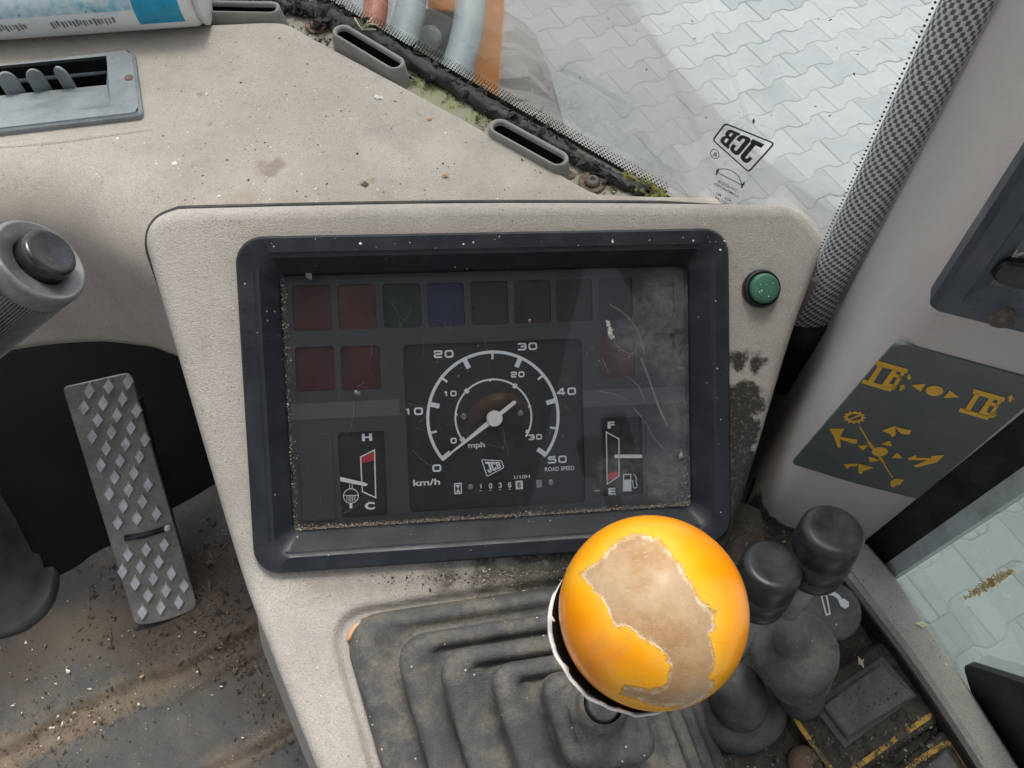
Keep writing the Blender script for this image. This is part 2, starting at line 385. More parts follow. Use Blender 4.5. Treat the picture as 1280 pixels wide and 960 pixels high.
M['console'] = mat('taupe_console_plastic', (.415, .388, .355), .7, .10, 14, .9, 1100, dust=.35, dustcol=(.45, .41, .35), specks=.55, darks=.5, stains=[
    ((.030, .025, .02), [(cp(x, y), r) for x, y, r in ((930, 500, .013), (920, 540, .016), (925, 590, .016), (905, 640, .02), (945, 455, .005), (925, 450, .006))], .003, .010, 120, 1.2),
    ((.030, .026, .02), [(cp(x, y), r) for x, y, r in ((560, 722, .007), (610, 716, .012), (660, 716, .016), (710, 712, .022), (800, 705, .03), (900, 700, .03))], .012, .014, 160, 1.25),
    ((.16, .14, .11), [(cp(x, 728), .010) for x in range(400, 700, 30)], .01, .010, 200, .5),
    ((.36, .31, .24), [(cp(x, 290), .006) for x in range(300, 900, 22)]+[(cp(296+i*2.6, 330+i*40), .004) for i in range(10)], .006, .006, 200, .55),
    ((.10, .09, .075), [(cp(438+i*3.4, 800+i*8), .0035) for i in range(22)]+[(cp(445+i*9, 774-i*1.15), .0030) for i in range(30)], .004, .004, 200, .7)])
tAn = nrm(np.cross(np.array([.2048, .285, 0])-np.array([Q1[0], Q1[1], 0]), [0, 0, 1]))
trp = lambda x, y: hit(x, y, Q1, tAn) if x < 948 else hit(x, y, Q1, TBF.Z)
M['trim'] = mat('smooth_taupe_trim', (.50, .463, .43), .6, .06, 10, .35, 1700, dust=.12, specks=.25, stains=[
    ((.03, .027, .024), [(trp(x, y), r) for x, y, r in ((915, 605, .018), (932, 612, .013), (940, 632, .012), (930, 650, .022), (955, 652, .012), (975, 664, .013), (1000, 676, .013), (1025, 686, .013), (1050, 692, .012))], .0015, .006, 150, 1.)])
M['bezel'] = mat('blue_black_bezel', (.0115, .0145, .019), .42, .14, 30, .3, 1500, dust=.06, dustcol=(.2, .2, .19), specks=.6, darks=0, spec=.42)
M['gauge'] = mat('gauge_face_grey', (.050, .053, .059), .55, .08, 20, .1, 1500)
M['gauge_strip'] = flat('gauge_strip_grey', (.105, .108, .115), .5)
M['dial'] = flat('dial_black', (.014, .014, .015), .5)
M['print'] = flat('white_print', (.88, .93, .95), .6); M['needle'] = flat('white_needle', (.93, .93, .89), .45)
M['red'] = flat('red_print', (.60, .035, .045), .5)
M['black'] = mat('black_rubber', (.017, .017, .018), .62, .2, 30, .4, 900, dust=.16, dustcol=(.20, .185, .16))
M['blackclean'] = mat('black_paint', (.010, .010, .012), .5, .1, 20, .2, 900, dust=.06)
M['gaiter'] = mat('grey_rubber_gaiter', (.066, .068, .071), .66, .16, 22, .8, 1300, dust=.8, dustcol=(.19, .168, .132), specks=.8, darks=.3)
M['boot'] = mat('dusty_rubber_boot', (.060, .060, .058), .75, .16, 30, .4, 1300, dust=.5, dustcol=(.20, .185, .15), specks=.5)
M['knob_black'] = mat('worn_black_knob', (.013, .0145, .017), .38, .2, 60, .12, 1200, spec=.38, dust=.10, dustcol=(.17, .175, .18), scratch=.05)
M['steel'] = mat('worn_steel', (.33, .33, .325), .45, .25, 40, .3, 900, metal=.85, dust=.5, dustcol=(.15, .13, .105), scratch=.2)
M['stud'] = mat('polished_stud_steel', (.56, .56, .57), .38, .25, 60, .2, 900, metal=.45)
M['plate_dirt'] = mat('dirty_tread_plate', (.27, .26, .24), .45, .3, 30, .5, 700, metal=.35, dust=.55, dustcol=(.13, .11, .085))
M['rust'] = mat('rusty_bolt', (.165, .098, .065), .8, .55, 180, .9, 500, dust=.55, dustcol=(.30, .25, .20))
M['boltgrey'] = mat('dull_brown_bolt', (.13, .105, .092), .6, .4, 200, .6, 700, dust=.3, dustcol=(.25, .2, .15))
M['vent'] = mat('grey_blue_vent', (.205, .235, .245), .6, .2, 35, .3, 1200, dust=.35, dustcol=(.36, .36, .33), specks=.4)
M['ductgrey'] = mat('grey_duct_plastic', (.25, .245, .225), .6, .1, 30, .35, 1500, dust=.25, dustcol=(.36, .33, .27))
M['dirt'] = mat('black_console_grime', (.040, .035, .029), .9, .4, 50, 1., 420, dust=.55, dustcol=(.115, .095, .07), specks=.5, darks=.6)
M['floor'] = mat('dirty_rubber_mat', (.050, .054, .054), .7, .25, 9, .6, 500, dust=.75, dustcol=(.105, .088, .068), specks=.5, darks=.9, stains=[
    ((.15, .112, .072), [(onz(x, y, -.905), .018) for x, y in [(15+i*17, 944-i*8.6) for i in range(19)]]+[(onz(x, y, -.905), .011) for x, y in [(275+i*14, 958-i*8) for i in range(7)]], .012, .02, 60, .95),
    ((.115, .082, .054), [(onz(60+i*24, 800-i*4, -.905), .03) for i in range(10)], .03, .03, 40, .8),
    ((.05, .035, .025), [(P(x, y, .87), r) for x, y, r in ((200, 790, .05), (260, 720, .06), (270, 800, .05), (60, 930, .04), (120, 905, .03), (330, 850, .04), (350, 940, .05), (30, 830, .04))], .03, .03, 40, .9)])
M['dark'] = mat('painted_shade_black', (.007, .007, .008), .9, .2, 10, .4, 500, dust=.12, dustcol=(.03, .027, .024), spec=.15)  # near-black colour stands in for shade in the footwell and recesses
M['orange'] = mat('loader_orange_paint', (.80, .25, .004), .5, .12, 8, .1, 600, dust=.2, dustcol=(.55, .27, .06))
M['hose'] = mat('grey_hose', (.24, .28, .29), .55, .12, 8, .1, 500)
M['tyre'] = mat('dusty_tyre', (.20, .20, .21), .85, .3, 5, .5, 120, dust=.5, dustcol=(.36, .32, .27))
M['glassws'] = glass('windscreen_glass', (.965, .98, .978), .6, .035, (.72, .74, .74), 5)
M['glassside'] = glass('side_window_glass', (.90, .955, .93), .6, .03, (.66, .70, .66), 5)
M['lens'] = glass('dusty_gauge_lens', (.99, .99, .99), .8, .013, (.55, .56, .55), 14, stains=[
    ([(CLF.w(*CLF.uv(x, y)), r) for x, y, r in ((840, 380, .018), (850, 450, .016), (800, 430, .014), (845, 600, .02), (860, 520, .014), (780, 590, .012))], .012, .012, 60, .16),
    ([(CLF.w(*CLF.uv(352, y)), .004) for y in range(350, 660, 12)], .004, .003, 200, .40)])
M['film'] = glass('scratch_film', (.95, .95, .95), 0, .10, (.8, .8, .78), 40)
def wornline():
    k = NT('worn_yellow_line'); f = k.rng(k.math('ADD', k.math('MULTIPLY', k.noise(60, 3), .5), k.math('MULTIPLY', k.noise(700, 5, .7), .5)), .46, .56)
    k.l(k.mix(f, (.50, .29, .05), (.075, .060, .042)), k.b.inputs['Base Color']); k.b.inputs['Roughness'].default_value = .85; return k.m
M['yellow'] = wornline()
M['signgrey'] = mat('olive_grey_decal', (.082, .094, .090), .45, .06, 20, .1, 1500, dust=.06); M['signyellow'] = flat('decal_yellow', (.68, .39, .04), .5)
M['green'] = mat('green_button_plastic', (.05, .155, .095), .4, .1, 60, .1, 1500)
M['white'] = mat('cracked_white_plastic', (.62, .60, .58), .45, .12, 60, .2, 900, dust=.3, dustcol=(.40, .36, .32))
M['paper'] = flat('white_label', (.74, .75, .74), .5); M['cyan'] = mat('cyan_can_paint', (.015, .30, .48), .35, .12, 60, .05)
M['crumbs'] = island_mat('crumb_bits', [(.55, .47, .33), (.66, .61, .50), (.20, .15, .10), (.42, .33, .22), (.72, .69, .62), (.11, .08, .06)])
M['grit'] = island_mat('grit_bits', [(.07, .055, .04), (.12, .095, .07), (.04, .033, .028), (.20, .165, .12), (.055, .045, .035), (.42, .37, .29)])
M['straw'] = island_mat('straw_bits', [(.42, .30, .10), (.55, .44, .19), (.30, .19, .07), (.62, .55, .33)])
M['mud'] = island_mat('floor_litter', [(.06, .043, .03), (.085, .06, .038), (.045, .034, .026), (.11, .08, .048), (.038, .03, .024), (.15, .105, .06)])
M['moss'] = island_mat('moss_bits', [(.22, .22, .04), (.32, .29, .06), (.12, .13, .04), (.17, .15, .07)])
M['sand_bits'] = island_mat('sand_bits', [(.24, .21, .165), (.17, .145, .11), (.32, .285, .23), (.10, .088, .07)])
M['fleck'] = flat('white_paint_fleck', (.80, .79, .75), .7)
def weave():
    k = NT('houndstooth_weave'); uv = k.n('UVMap').outputs[0]; sp = k.n('SeparateXYZ'); k.l(uv, sp.inputs[0])
    wob = k.math('MULTIPLY', k.math('SUBTRACT', k.noise(140, 3, .6), .5), .9)
    a = k.math('ADD', k.math('MULTIPLY', sp.outputs[0], 2*math.pi/.0043), wob); b = k.math('ADD', k.math('MULTIPLY', sp.outputs[1], 2*math.pi/.0058), wob)
    s1 = k.math('MULTIPLY', k.math('SINE', a), k.math('SINE', b)); s2 = k.math('MULTIPLY', k.math('SINE', k.math('MULTIPLY', a, 2.0)), .22)
    h = s1; f = k.rng(k.math('ADD', h, k.math('MULTIPLY', k.math('SUBTRACT', k.noise(420, 4, .7), .5), .8)), -.24, .16)
    fib = k.noise(2600, 3, .6)
    c = k.mix(f, (.17, .185, .195), (.88, .89, .88)); c = k.mix(k.rng(fib, .4, .7, 0, .35), c, (.13, .14, .145))
    k.l(c, k.b.inputs['Base Color']); k.b.inputs['Roughness'].default_value = .95; k.b.inputs['Specular IOR Level'].default_value = .15
    k.l(k.bump(h, .35, .0010, k.bump(fib, .4, .0005)), k.b.inputs['Normal']); return k.m
M['weave'] = weave()
def knobmat():
    k = NT('worn_yellow_knob'); at = k.n('Attribute', attribute_name='worn').outputs['Fac']
    nz = k.math('ADD', k.math('MULTIPLY', k.math('SUBTRACT', k.noise(170, 6, .7), .5), .20), k.math('MULTIPLY', k.math('SUBTRACT', k.noise(700, 4, .6), .5), .05)); v = k.math('ADD', at, nz)
    y = k.mix(k.rng(k.math('ADD', at, k.math('MULTIPLY', k.math('SUBTRACT', k.noise(40, 3), .5), .3)), -.48, -.06), (.80, .255, .002), (.85, .365, .008))
    tan = k.mix(k.rng(k.noise(120, 6, .7), .3, .7), (.30, .165, .068), (.42, .27, .14)); tan = k.mix(k.rng(k.vor(330, None, 'Distance', 'DISTANCE_TO_EDGE'), .0, .035, .16, 0), tan, (.50, .36, .21))
    mp = k.n('Mapping'); k.l(k.pos(), mp.inputs[0]); mp.inputs['Scale'].default_value = (260, 900, 300); mp.inputs['Rotation'].default_value = (.4, .2, .9)
    tan = k.mix(k.rng(k.noise(1, 4, .7, mp.outputs[0]), .6, .72, 0, .6), tan, (.60, .53, .42))
    tan = k.mix(k.rng(k.noise(38, 4, .6), .45, .66, 0, .7), tan, (.43, .235, .085)); tan = k.mix(k.rng(k.noise(26, 3), .55, .7, 0, .45), tan, (.47, .37, .25)); y = k.mix(k.math('MULTIPLY', k.rng(k.math('ADD', at, k.math('MULTIPLY', k.math('SUBTRACT', k.noise(60, 4), .5), .25)), -.16, -.02), .28), y, (.86, .47, .07)); edge = k.mix(k.rng(k.noise(230, 4, .7), .42, .56), (.46, .29, .12), (.60, .49, .33)); c = k.mix(k.rng(v, -.014, .006), y, edge); c = k.mix(k.rng(k.math('ADD', v, k.math('MULTIPLY', k.math('SUBTRACT', k.noise(90, 4, .7), .5), .12)), .005, .06), c, tan)
    grime = k.rng(k.noise(55, 6, .72), .52, .72, 0, .28); c = k.mix(grime, c, (.30, .17, .07))
    ln = k.rng(k.math('ABSOLUTE', k.math('ADD', v, .012)), 0, .012, 1, 0); c = k.mix(k.math('MULTIPLY', ln, .6), c, (.30, .15, .03))
    cr = k.rng(k.vor(75, None, 'Distance', 'DISTANCE_TO_EDGE'), .0, .012, 1, 0); near = k.rng(k.math('ABSOLUTE', k.math('ADD', at, .08)), 0, .16, .5, 0)
    c = k.mix(k.math('MULTIPLY', cr, near), c, (.42, .21, .03))
    k.l(c, k.b.inputs['Base Color']); k.l(k.rng(v, -.02, .05, .24, .58), k.b.inputs['Roughness']); k.b.inputs['Coat Weight'].default_value = .06; k.b.inputs['Coat Roughness'].default_value = .2; k.b.inputs['Specular IOR Level'].default_value = .33
    k.b.inputs['Subsurface Weight'].default_value = 0
    hgt = k.math('ADD', k.rng(v, -.03, .03, 1, 0), k.math('MULTIPLY', k.noise(420, 4, .65), k.rng(v, 0, .05, .05, .55)))
    k.l(k.bump(hgt, .55, .0009), k.b.inputs['Normal']); return k.m
M['knob'] = knobmat()

# ================================================================= CAB SHELL (floor, footwell, roof)
zf = H-.905
def box(x0, x1, y0, y1, z0, z1):
    v = [(x, y, z) for z in (z0, z1) for y in (y0, y1) for x in (x0, x1)]
    return v, [(0, 2, 3, 1), (4, 5, 7, 6), (0, 1, 5, 4), (1, 3, 7, 5), (3, 2, 6, 7), (2, 0, 4, 6)]
# floor mat: a sheet with broad raised bars running across it
nx, ny = 330, 260; fx = np.linspace(-1.05, .245, nx); fy = np.linspace(-.75, .62, ny); V = []
bA, bB = onz(0, 941, -.905), onz(261, 817, -.905); bd = nrm(bB-bA); bn = np.array([-bd[1], bd[0], 0]); cA = onz(268, 960, -.905); wig = np.random.default_rng(5).normal(0, .0012, (ny, nx))
for _ in range(2): wig = (wig+np.roll(wig, 1, 0)+np.roll(wig, 1, 1)+np.roll(wig, -1, 0)+np.roll(wig, -1, 1))/5
for j_, y in enumerate(fy):
    for i_, x in enumerate(fx):
        p_ = np.array([x, y, 0]); s_ = (p_-bA)@bn+.004*math.sin(x*31)+.002*math.sin(x*83+1); s2 = (p_-cA)@bn+.002*math.sin(x*40)
        h = .008*sm(s_, 0, .005)+.007*(1-sm(s_, -.032, -.026))-.006*sm(s2, -.014, -.010)*(1-sm(s2, -.002, .001))
        V.append((x, y, zf+h+wig[j_, i_]+.0015*math.sin(x*13+y*9)))
struct('floor', V, [(j*nx+i, j*nx+i+1, j*nx+nx+i+1, j*nx+nx+i) for j in range(ny-1) for i in range(nx-1)], M['floor'], True)
PFm, PW, PH = quad_frame([(78, 484), (163, 465), (247, 757), (169, 783)], .815)
ws0, ws1 = G0-GD*.12, G0+GD*.36
dv_ = np.array([0, 0, 1.])
def wall_between(p, q, z0, z1, th_=.02):
    n_ = nrm(np.cross(q-p, dv_))*th_; V = []
    for z in (z0, z1):
        for k in (p, q, q+n_, p+n_): V.append((k[0], k[1], z))
    return V, [(0, 1, 5, 4), (1, 2, 6, 5), (2, 3, 7, 6), (3, 0, 4, 7), (4, 5, 6, 7), (3, 2, 1, 0)]
struct('footwell_shade_wall', *merge([([PFm.w(-.7, -.34, -.075), PFm.w(.27, -.34, -.075), PFm.w(.27, .14, -.11), PFm.w(-.7, .14, -.11)], [(0, 1, 2, 3)]), wall_between(ws0, ws1, zf-.02, H+Z_L-.004), box(-1.1, -1.08, -.2, .60, zf-.02, H-.1)]), M['dark'])  # near-black bulkhead stands in for floor fading into shadow
struct('unseen_roof', *box(-.70, .46, -1.25, .0, H+.62, H+.68), mat('unseen_roof_lining', (.22, .215, .205), .9))  # out-of-view roof, sized and toned to set the light in the cab
struct('unseen_rear_wall', *merge([box(-.95, -.25, -1.27, -1.24, H-.95, H+.58), box(-.25, .62, -1.27, -1.24, H-.95, H-.22)]), mat('unseen_rear_panel', (.22, .21, .20), .85))  # out-of-view wall, lowered on one side so light reaches the trim

# ================================================================= DASHBOARD
dash = thing('dashboard', 'dusty beige dashboard with speckled top curving down over the dark footwell', 'dashboard', onz(300, 200, Z_D))
back = catmull([(-600, 90), (-90, 52), (0, 42), (100, 37), (200, 33), (280, 30), (345, 28), (372, 37), (395, 50), (560, 139), (650, 189), (725, 232), (742, 240), (765, 243.5), (897, 247)], 12)
cont = catmull([(-600, 215), (-90, 189), (0, 186), (60, 187), (110, 194), (150, 209), (192, 232), (245, 258), (310, 278), (420, 300), (600, 300), (760, 296), (850, 275), (897, 262)], 12)
nD = 260; B2, C2 = resample(back, nD), resample(cont, nD)
# spread the samples so that near/far edges correspond
Bw = np.array([onz(x, y, Z_D) for x, y in B2]); Cw = np.array([onz(x, y, Z_D) for x, y in C2])
ax = [0, 60, 130, 190, 240, 300, 2000]; ay = [440, 430, 426, 433, 452, 500, 600]
rows = []
edgeN = np.gradient(Bw, axis=0); edgeN = np.array([nrm((-t[1], t[0], 0)) for t in edgeN])
for k_, (off, dzz) in enumerate(((.0015, -.016), (.0015, -.004), (.0, -.0008), (-.003, .0))): rows.append(Bw+edgeN*off+np.array([0, 0, dzz]))
for t in np.linspace(.04, 1, 60): rows.append(Bw*(1-t)+Cw*t+np.array([0, 0, 0])-edgeN*.003*(1-t))
cn = np.gradient(Cw, axis=0); cn = np.array([nrm((t[1], -t[0], 0)) for t in cn]); 
for _ in range(25): cn[1:-1] = (cn[:-2]+cn[1:-1]+cn[2:])/3
cn = np.array([nrm(c) for c in cn]); R_ = .05
for a in np.linspace(12, 90, 9):
    a = math.radians(a); rows.append(Cw+cn*R_*math.sin(a)-np.array([0, 0, 1])*R_*(1-math.cos(a)))
foot = rows[-1]; zb = []
for p in foot:
    z = p[2]
    while z > H-.80:
        x, y, d = proj((p[0], p[1], z))
        if y > np.interp(x, ax, ay): break
        z -= .0006
    zb.append(z)
zb = np.array(zb)
for _ in range(6): zb[1:-1] = (zb[:-2]+zb[1:-1]+zb[2:])/3
for t in np.linspace(.08, 1, 16):
    r = foot.copy(); r[:, 2] = foot[:, 2]*(1-t)+zb*t; rows.append(r)
r = rows[-1].copy(); r -= cn*.006; rows.append(r); r = r.copy()-cn*.03; r[:, 2] += .004; rows.append(r)
Vd = np.concatenate(rows); Fd = [(i*nD+j, i*nD+nD+j, i*nD+nD+j+1, i*nD+j+1) for i in range(len(rows)-1) for j in range(nD-1)]
vh = [onz(x, y, Z_D) for x, y in ((-200, 103), (138, 71), (144, 140), (-200, 178))]
def invent(p):
    return all(np.cross((vh[(i+1) % 4]-vh[i])[:2], (p-vh[i])[:2]) <= 0 for i in range(4)) and abs(p[2]-(H+Z_D)) < .004
iv = np.array([invent(p) for p in Vd]); Fd = [f for f in Fd if not any(iv[i] for i in f)]
obj('dash_shell', Vd, Fd, M['dash'], dash, True)
# moulded swage below the vent
sw = [onz(x, y, Z_D) for x, y in catmull([(-60, 186), (60, 178), (150, 166), (188, 161), (205, 157)], 8)]
V, Fc = tube(sw, [.0026*(1-sm(i/len(sw), .6, 1.0))+.0004 for i in range(len(sw))], 14); V[:, 2] = (V[:, 2]-(H+Z_D))*.55+(H+Z_D)-.0008
obj('swage', V, Fc, M['dash'], dash, True)
# ledge between the dash edge and the glass
le = [(x, y) for x, y in resample([(150, 36), (280, 33), (352, 32), (385, 47), (560, 143), (735, 243), (800, 256), (900, 262)], 60)]
L0 = np.array([onz(x, y, Z_L) for x, y in le]); L1 = np.array([onz(x, y, Z_L) for x, y in resample([(150, -30), (360, -30), (420, 6), (540, 80), (700, 170), (800, 226), (840, 244), (930, 262)], 60)])
V = np.concatenate([L0-np.array([0, .01, 0]), L0*.5+L1*.5, L1, L1-np.array([0, 0, .2])])
obj('ledge', V, [(i*60+j, i*60+j+1, i*60+60+j+1, i*60+60+j) for i in range(3) for j in range(59)], M['ledge'], dash)
# defroster ducts: flattened oval sockets standing on the ledge
def stadium(c, dr, L, w, n=10):
    pr = np.array([-dr[1], dr[0]]); out = []
    for s, a0 in ((1, -90), (-1, 90)):
        for k in range(n+1):
            a = math.radians(a0+180*k/n); out.append(np.array(c)+dr*(s*L/2*1.0+w/2*math.cos(a))+pr*w/2*math.sin(a))
    return out
for x0, y0, x1, y1, hgt in ((243, 7, 343, 9, .014), (424, 36, 497, 80, .020), (620, 155, 702, 200, .020)):
    zt = Z_D+.006; a, b = onz(x0, y0, zt), onz(x1, y1, zt); dr = nrm((b-a)[:2]); c = ((a+b)/2)[:2]; L = np.linalg.norm((b-a)[:2]); w = .0115
    rs = []
    for ww, ll, z in ((w+.007, L+.004, H+Z_L-.002), (w+.0045, L, H+zt-.002), (w+.0038, L, H+zt), (w+.0022, L, H+zt+.0003), (w-.001, L-.001, H+zt-.001), (w-.0012, L-.001, H+zt-.004)):
        rs.append([np.array([p[0], p[1], z]) for p in stadium(c, dr, ll-w*.6, ww)])
    V, Fc = loft(rs, True); Vk, Fk = loft([rs[-1], [p-np.array([0, 0, .07]) for p in rs[-1]]], True, False, True)
    Vb = rs[-1]
    o = obj('defroster_duct', V, Fc, M['ductgrey'], dash, True); obj('duct_throat', Vk, Fk, M['dark'], o)  # throat coloured near-black for the shade down the slot
for x, y, rr in ((396, 33, .0098), (740, 229, .0100)):
    c = onz(x, y, Z_L+.001); fr = Frame(c, (1, 0, 0), (0.02, -.05, 1))
    o = obj('washer', *lathe(fr, [(0, rr), (.0012, rr), (.0018, rr*.9), (.0011, rr*.66), (.0012, rr*.5)], 36), M['rust'], dash, True)
    obj('bolt_head', *lathe(fr, [(.0012, rr*.58), (.0028, rr*.56), (.0042, rr*.42), (.0046, rr*.22), (.0026, rr*.18), (.0026, .0001)], 36), M['boltgrey'], o, True)
o = obj('rust_hole', *lathe(Frame(onz(714, 219, Z_L+.0006), (1, 0, 0), (0, 0, 1)), [(0, .0034), (.0005, .0033), (.0004, .0014), (-.002, .0012)], 20), M['rust'], dash, True)
def on_dash(r):
    while True:
        x, y = r.uniform(0, 740), r.uniform(40, 262)
        if y > 44+max(0, (x-372))*.555 and not (x < 190 and 58 < y < 172) and not (x < 190 and y > 190): return onz(x, y, Z_D), (0, 0, 1)
stuff(obj('paint_flecks', *chips(95, on_dash, .00055, .3, 3, 1.2), M['fleck'], dash))
stuff(obj('dust_grains', *chips(330, on_dash, .00042, .5, 4), M['grit'], dash))

# ================================================================= AIR VENT
vq = [(-150, 107), (172, 64), (180, 144), (-150, 183)]
vw = [onz(x, y, Z_D+.003) for x, y in vq]; VF = Frame(sum(vw)/4, (vw[1]-vw[0]+vw[2]-vw[3]), (0, 0, 1))
vent = thing('air_vent', 'grey blue dashboard air vent with three upright fins and rusty screw', 'air vent', frame=VF)
ou = [VF.uv(x, y) for x, y in [(-150, 101), (168, 64), (179, 145), (-150, 183)]]; ou = roundpoly(ou, [.002, .006, .005, .002], 5)
inn = [VF.uv(x, y) for x, y in [(-140, 100), (135, 73.5), (140.5, 137.5), (-140, 170)]]
oi_ = [np.array(p) for p in ou]
if sum(a[0]*b[1]-a[1]*b[0] for a, b in zip(oi_, oi_[1:]+oi_[:1])) < 0: oi_ = oi_[::-1]
ri = [np.array(p) for p in inn]
if sum(a[0]*b[1]-a[1]*b[0] for a, b in zip(ri, ri[1:]+ri[:1])) < 0: ri = ri[::-1]
V, Fc = loft([[VF.w(*p, -.006) for p in oi_], [VF.w(*p, .0005) for p in oi_], [VF.w(*p, .0028) for p in inset(oi_, .0022)]], True)
q = inset(oi_, .0022)
def walk(pts, n):
    return resample(list(pts)+[pts[0]], n+1)[:-1]
def cornered(pts, n=10):
    out = []
    for i in range(4): out += [pts[i]*(1-t)+pts[(i+1) % 4]*t for t in np.linspace(0, 1, n, endpoint=False)]
    return out
q = inset(oi_, .0017)
qi = [min(range(len(q)), key=lambda i: np.linalg.norm(q[i]-c)) for c in ri]
oc = []
for a_ in range(4):
    i0, i1 = qi[a_], qi[(a_+1) % 4]; seg = [q[k % len(q)] for k in range(i0, (i1 if i1 > i0 else i1+len(q))+1)]
    oc += list(resample(seg, 11)[:-1])
plate = loft([[VF.w(*p, .0028) for p in oc], [VF.w(*p, .0028) for p in cornered(ri)]], True)
obj('frame', *merge([(V, Fc), plate]), M['vent'], vent)
# throat: a broad near wall sloping down to the feet of the fins, a dark pit behind them
vl = lambda x, y, z: VF.w(*VF.uv(x, y, z), z)
nw = [vl(-140, 170, .0028), vl(140.5, 137.5, .0028), vl(133, 106, -.010), vl(-140, 134, -.010)]
obj('near_wall', nw+[nw[2]-VF.Z*.02, nw[3]-VF.Z*.02], [(0, 1, 2, 3), (3, 2, 4, 5)], M['vent'], vent)
bk = [vl(-140, 100, .0028), vl(135, 73.5, .0028)]
ew = [vl(140.5, 137.5, .0028), vl(135, 73.5, .0028)]
obj('end_wall', [ew[0], ew[1], ew[1]-VF.Z*.035, nw[2]-VF.Z*.022, nw[2]], [(0, 4, 3, 2, 1)], M['vent'], vent)
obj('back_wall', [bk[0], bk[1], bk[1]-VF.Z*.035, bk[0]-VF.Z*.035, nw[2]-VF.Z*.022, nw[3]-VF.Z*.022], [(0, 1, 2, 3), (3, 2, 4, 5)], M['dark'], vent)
rl = [vl(-140, 117, -.009), vl(135, 89, -.009)]; obj('louvre_rod', *tube([rl[0], rl[1]], .0022, 8), M['vent'], vent, True)
for x, y, w_, tw_ in ((19, 117, .0066, .35), (53, 113.5, .0062, .35), (86, 110, .0062, -.45)):
    X_ = nrm(VF.X*math.cos(tw_)+VF.Y*math.sin(tw_)); fr = Frame(vl(x, y, -.0100)+VF.Y*.002, X_, np.cross(X_, [0, 0, 1])); fr.Y = np.array([0, 0, 1.]); fr.Z = np.cross(fr.X, fr.Y)
    pts = [(-w_, -.012), (w_, -.012)]+[(w_*math.cos(t), .009+.009*math.sin(t)) for t in np.linspace(0, math.pi, 14)]
    obj('fin', *slab(fr, pts, -.0010, .0010, .0004), M['vent'], vent)
c = VF.uv(163, 101); fr = Frame(VF.w(c[0], c[1], .0028), VF.X, VF.Z)
obj('screw', *lathe(fr, [(0, .0034), (.0004, .0033), (.0008, .0024), (.0004, .0012), (.0003, .0001)], 20), M['rust'], vent, True)

# ================================================================= SPRAY CAN AND PAPER
r_c = .026; a, b = onz(-260, 22, Z_D+r_c), onz(246, -12.5, Z_D+r_c); CF = axis_frame(b, a); CF.Z = nrm(a-b)
can = thing('spray_can', 'white and cyan spray can lying on the dashboard against the windscreen', 'spray can', frame=CF)
def canfn(t, r, an): return r
obj('body', *lathe(CF, [(.0, r_c*.86), (.001, r_c*.93), (.005, r_c), (.30, r_c)], 64), M['paper'], can, True)
obj('rim', *lathe(CF, [(-.0045, r_c*.90), (-.004, r_c*.985), (-.002, r_c*.99), (-.0008, r_c*.92), (.001, r_c*.86)], 64), M['white'], can, True)
def can_arc(t0, t1, a0, a1, dr, n=24):
    A = np.linspace(a0, a1, n); ts = [t0, t1]
    V = [CF.w(math.cos(x)*(r_c+dr), math.sin(x)*(r_c+dr), t) for t in ts for x in A]; return V, [(i, i+1, n+i+1, n+i) for i in range(n-1)]
_dc = nrm(CAM-CF.O); a_c = math.atan2(_dc@CF.Y, _dc@CF.X); dn = CF.w(0, 0, .1)+np.array([0, 0, -1])
a_dn = math.atan2((np.array([0, 0, -1])@CF.Y), (np.array([0, 0, -1])@CF.X)); sg = 1 if math.sin(a_dn-a_c) > 0 else -1
obj('cyan_band', *can_arc(.010, .045, a_c-sg*2.6, a_c+sg*.95, .0002), M['cyan'], can, True)
def canfade():
    k = NT('can_fading_print'); f = k.rng(k.noise(60, 5, .7), .3, .62); sp = k.vor(700)
    c = k.mix(f, (.10, .42, .50), (.55, .64, .66)); c = k.mix(k.rng(k.noise(150, 6, .75), .57, .66, 0, .75), c, (.05, .07, .08)); k.l(c, k.b.inputs['Base Color']); k.b.inputs['Roughness'].default_value = .4; return k.m
obj('printed_band', *can_arc(.046, .25, a_c-sg*2.6, a_c+sg*.42, .0002), canfade(), can, True)
bars = []; t = .062
for i in range(60):
    w_ = random.choice((.0009, .0013, .0018)); 
    if i % 24 < 18: bars.append(can_arc(t, t+w_, a_c+sg*(.62 if i % 5 else .58), a_c+sg*(.78+.04*(i % 3)), .00025, 6))
    t += w_+random.choice((.0010, .0016))
obj('printed_lettering', *merge(bars), flat('grey_ink', (.18, .19, .20), .6), can)
pp = [onz(150, 31.5, Z_D+.0012), onz(232, 25, Z_D+.0012), onz(232, 18, Z_D+.004), onz(150, 24, Z_D+.003)]
V = pp+[p-np.array([0, 0, .0006]) for p in pp]
tagged(obj('paper_slip', V, [(0, 1, 2, 3), (7, 6, 5, 4), (0, 4, 5, 1), (1, 5, 6, 2), (2, 6, 7, 3), (3, 7, 4, 0)], M['paper']), 'narrow white paper slip sticking out beneath the spray can', 'paper')

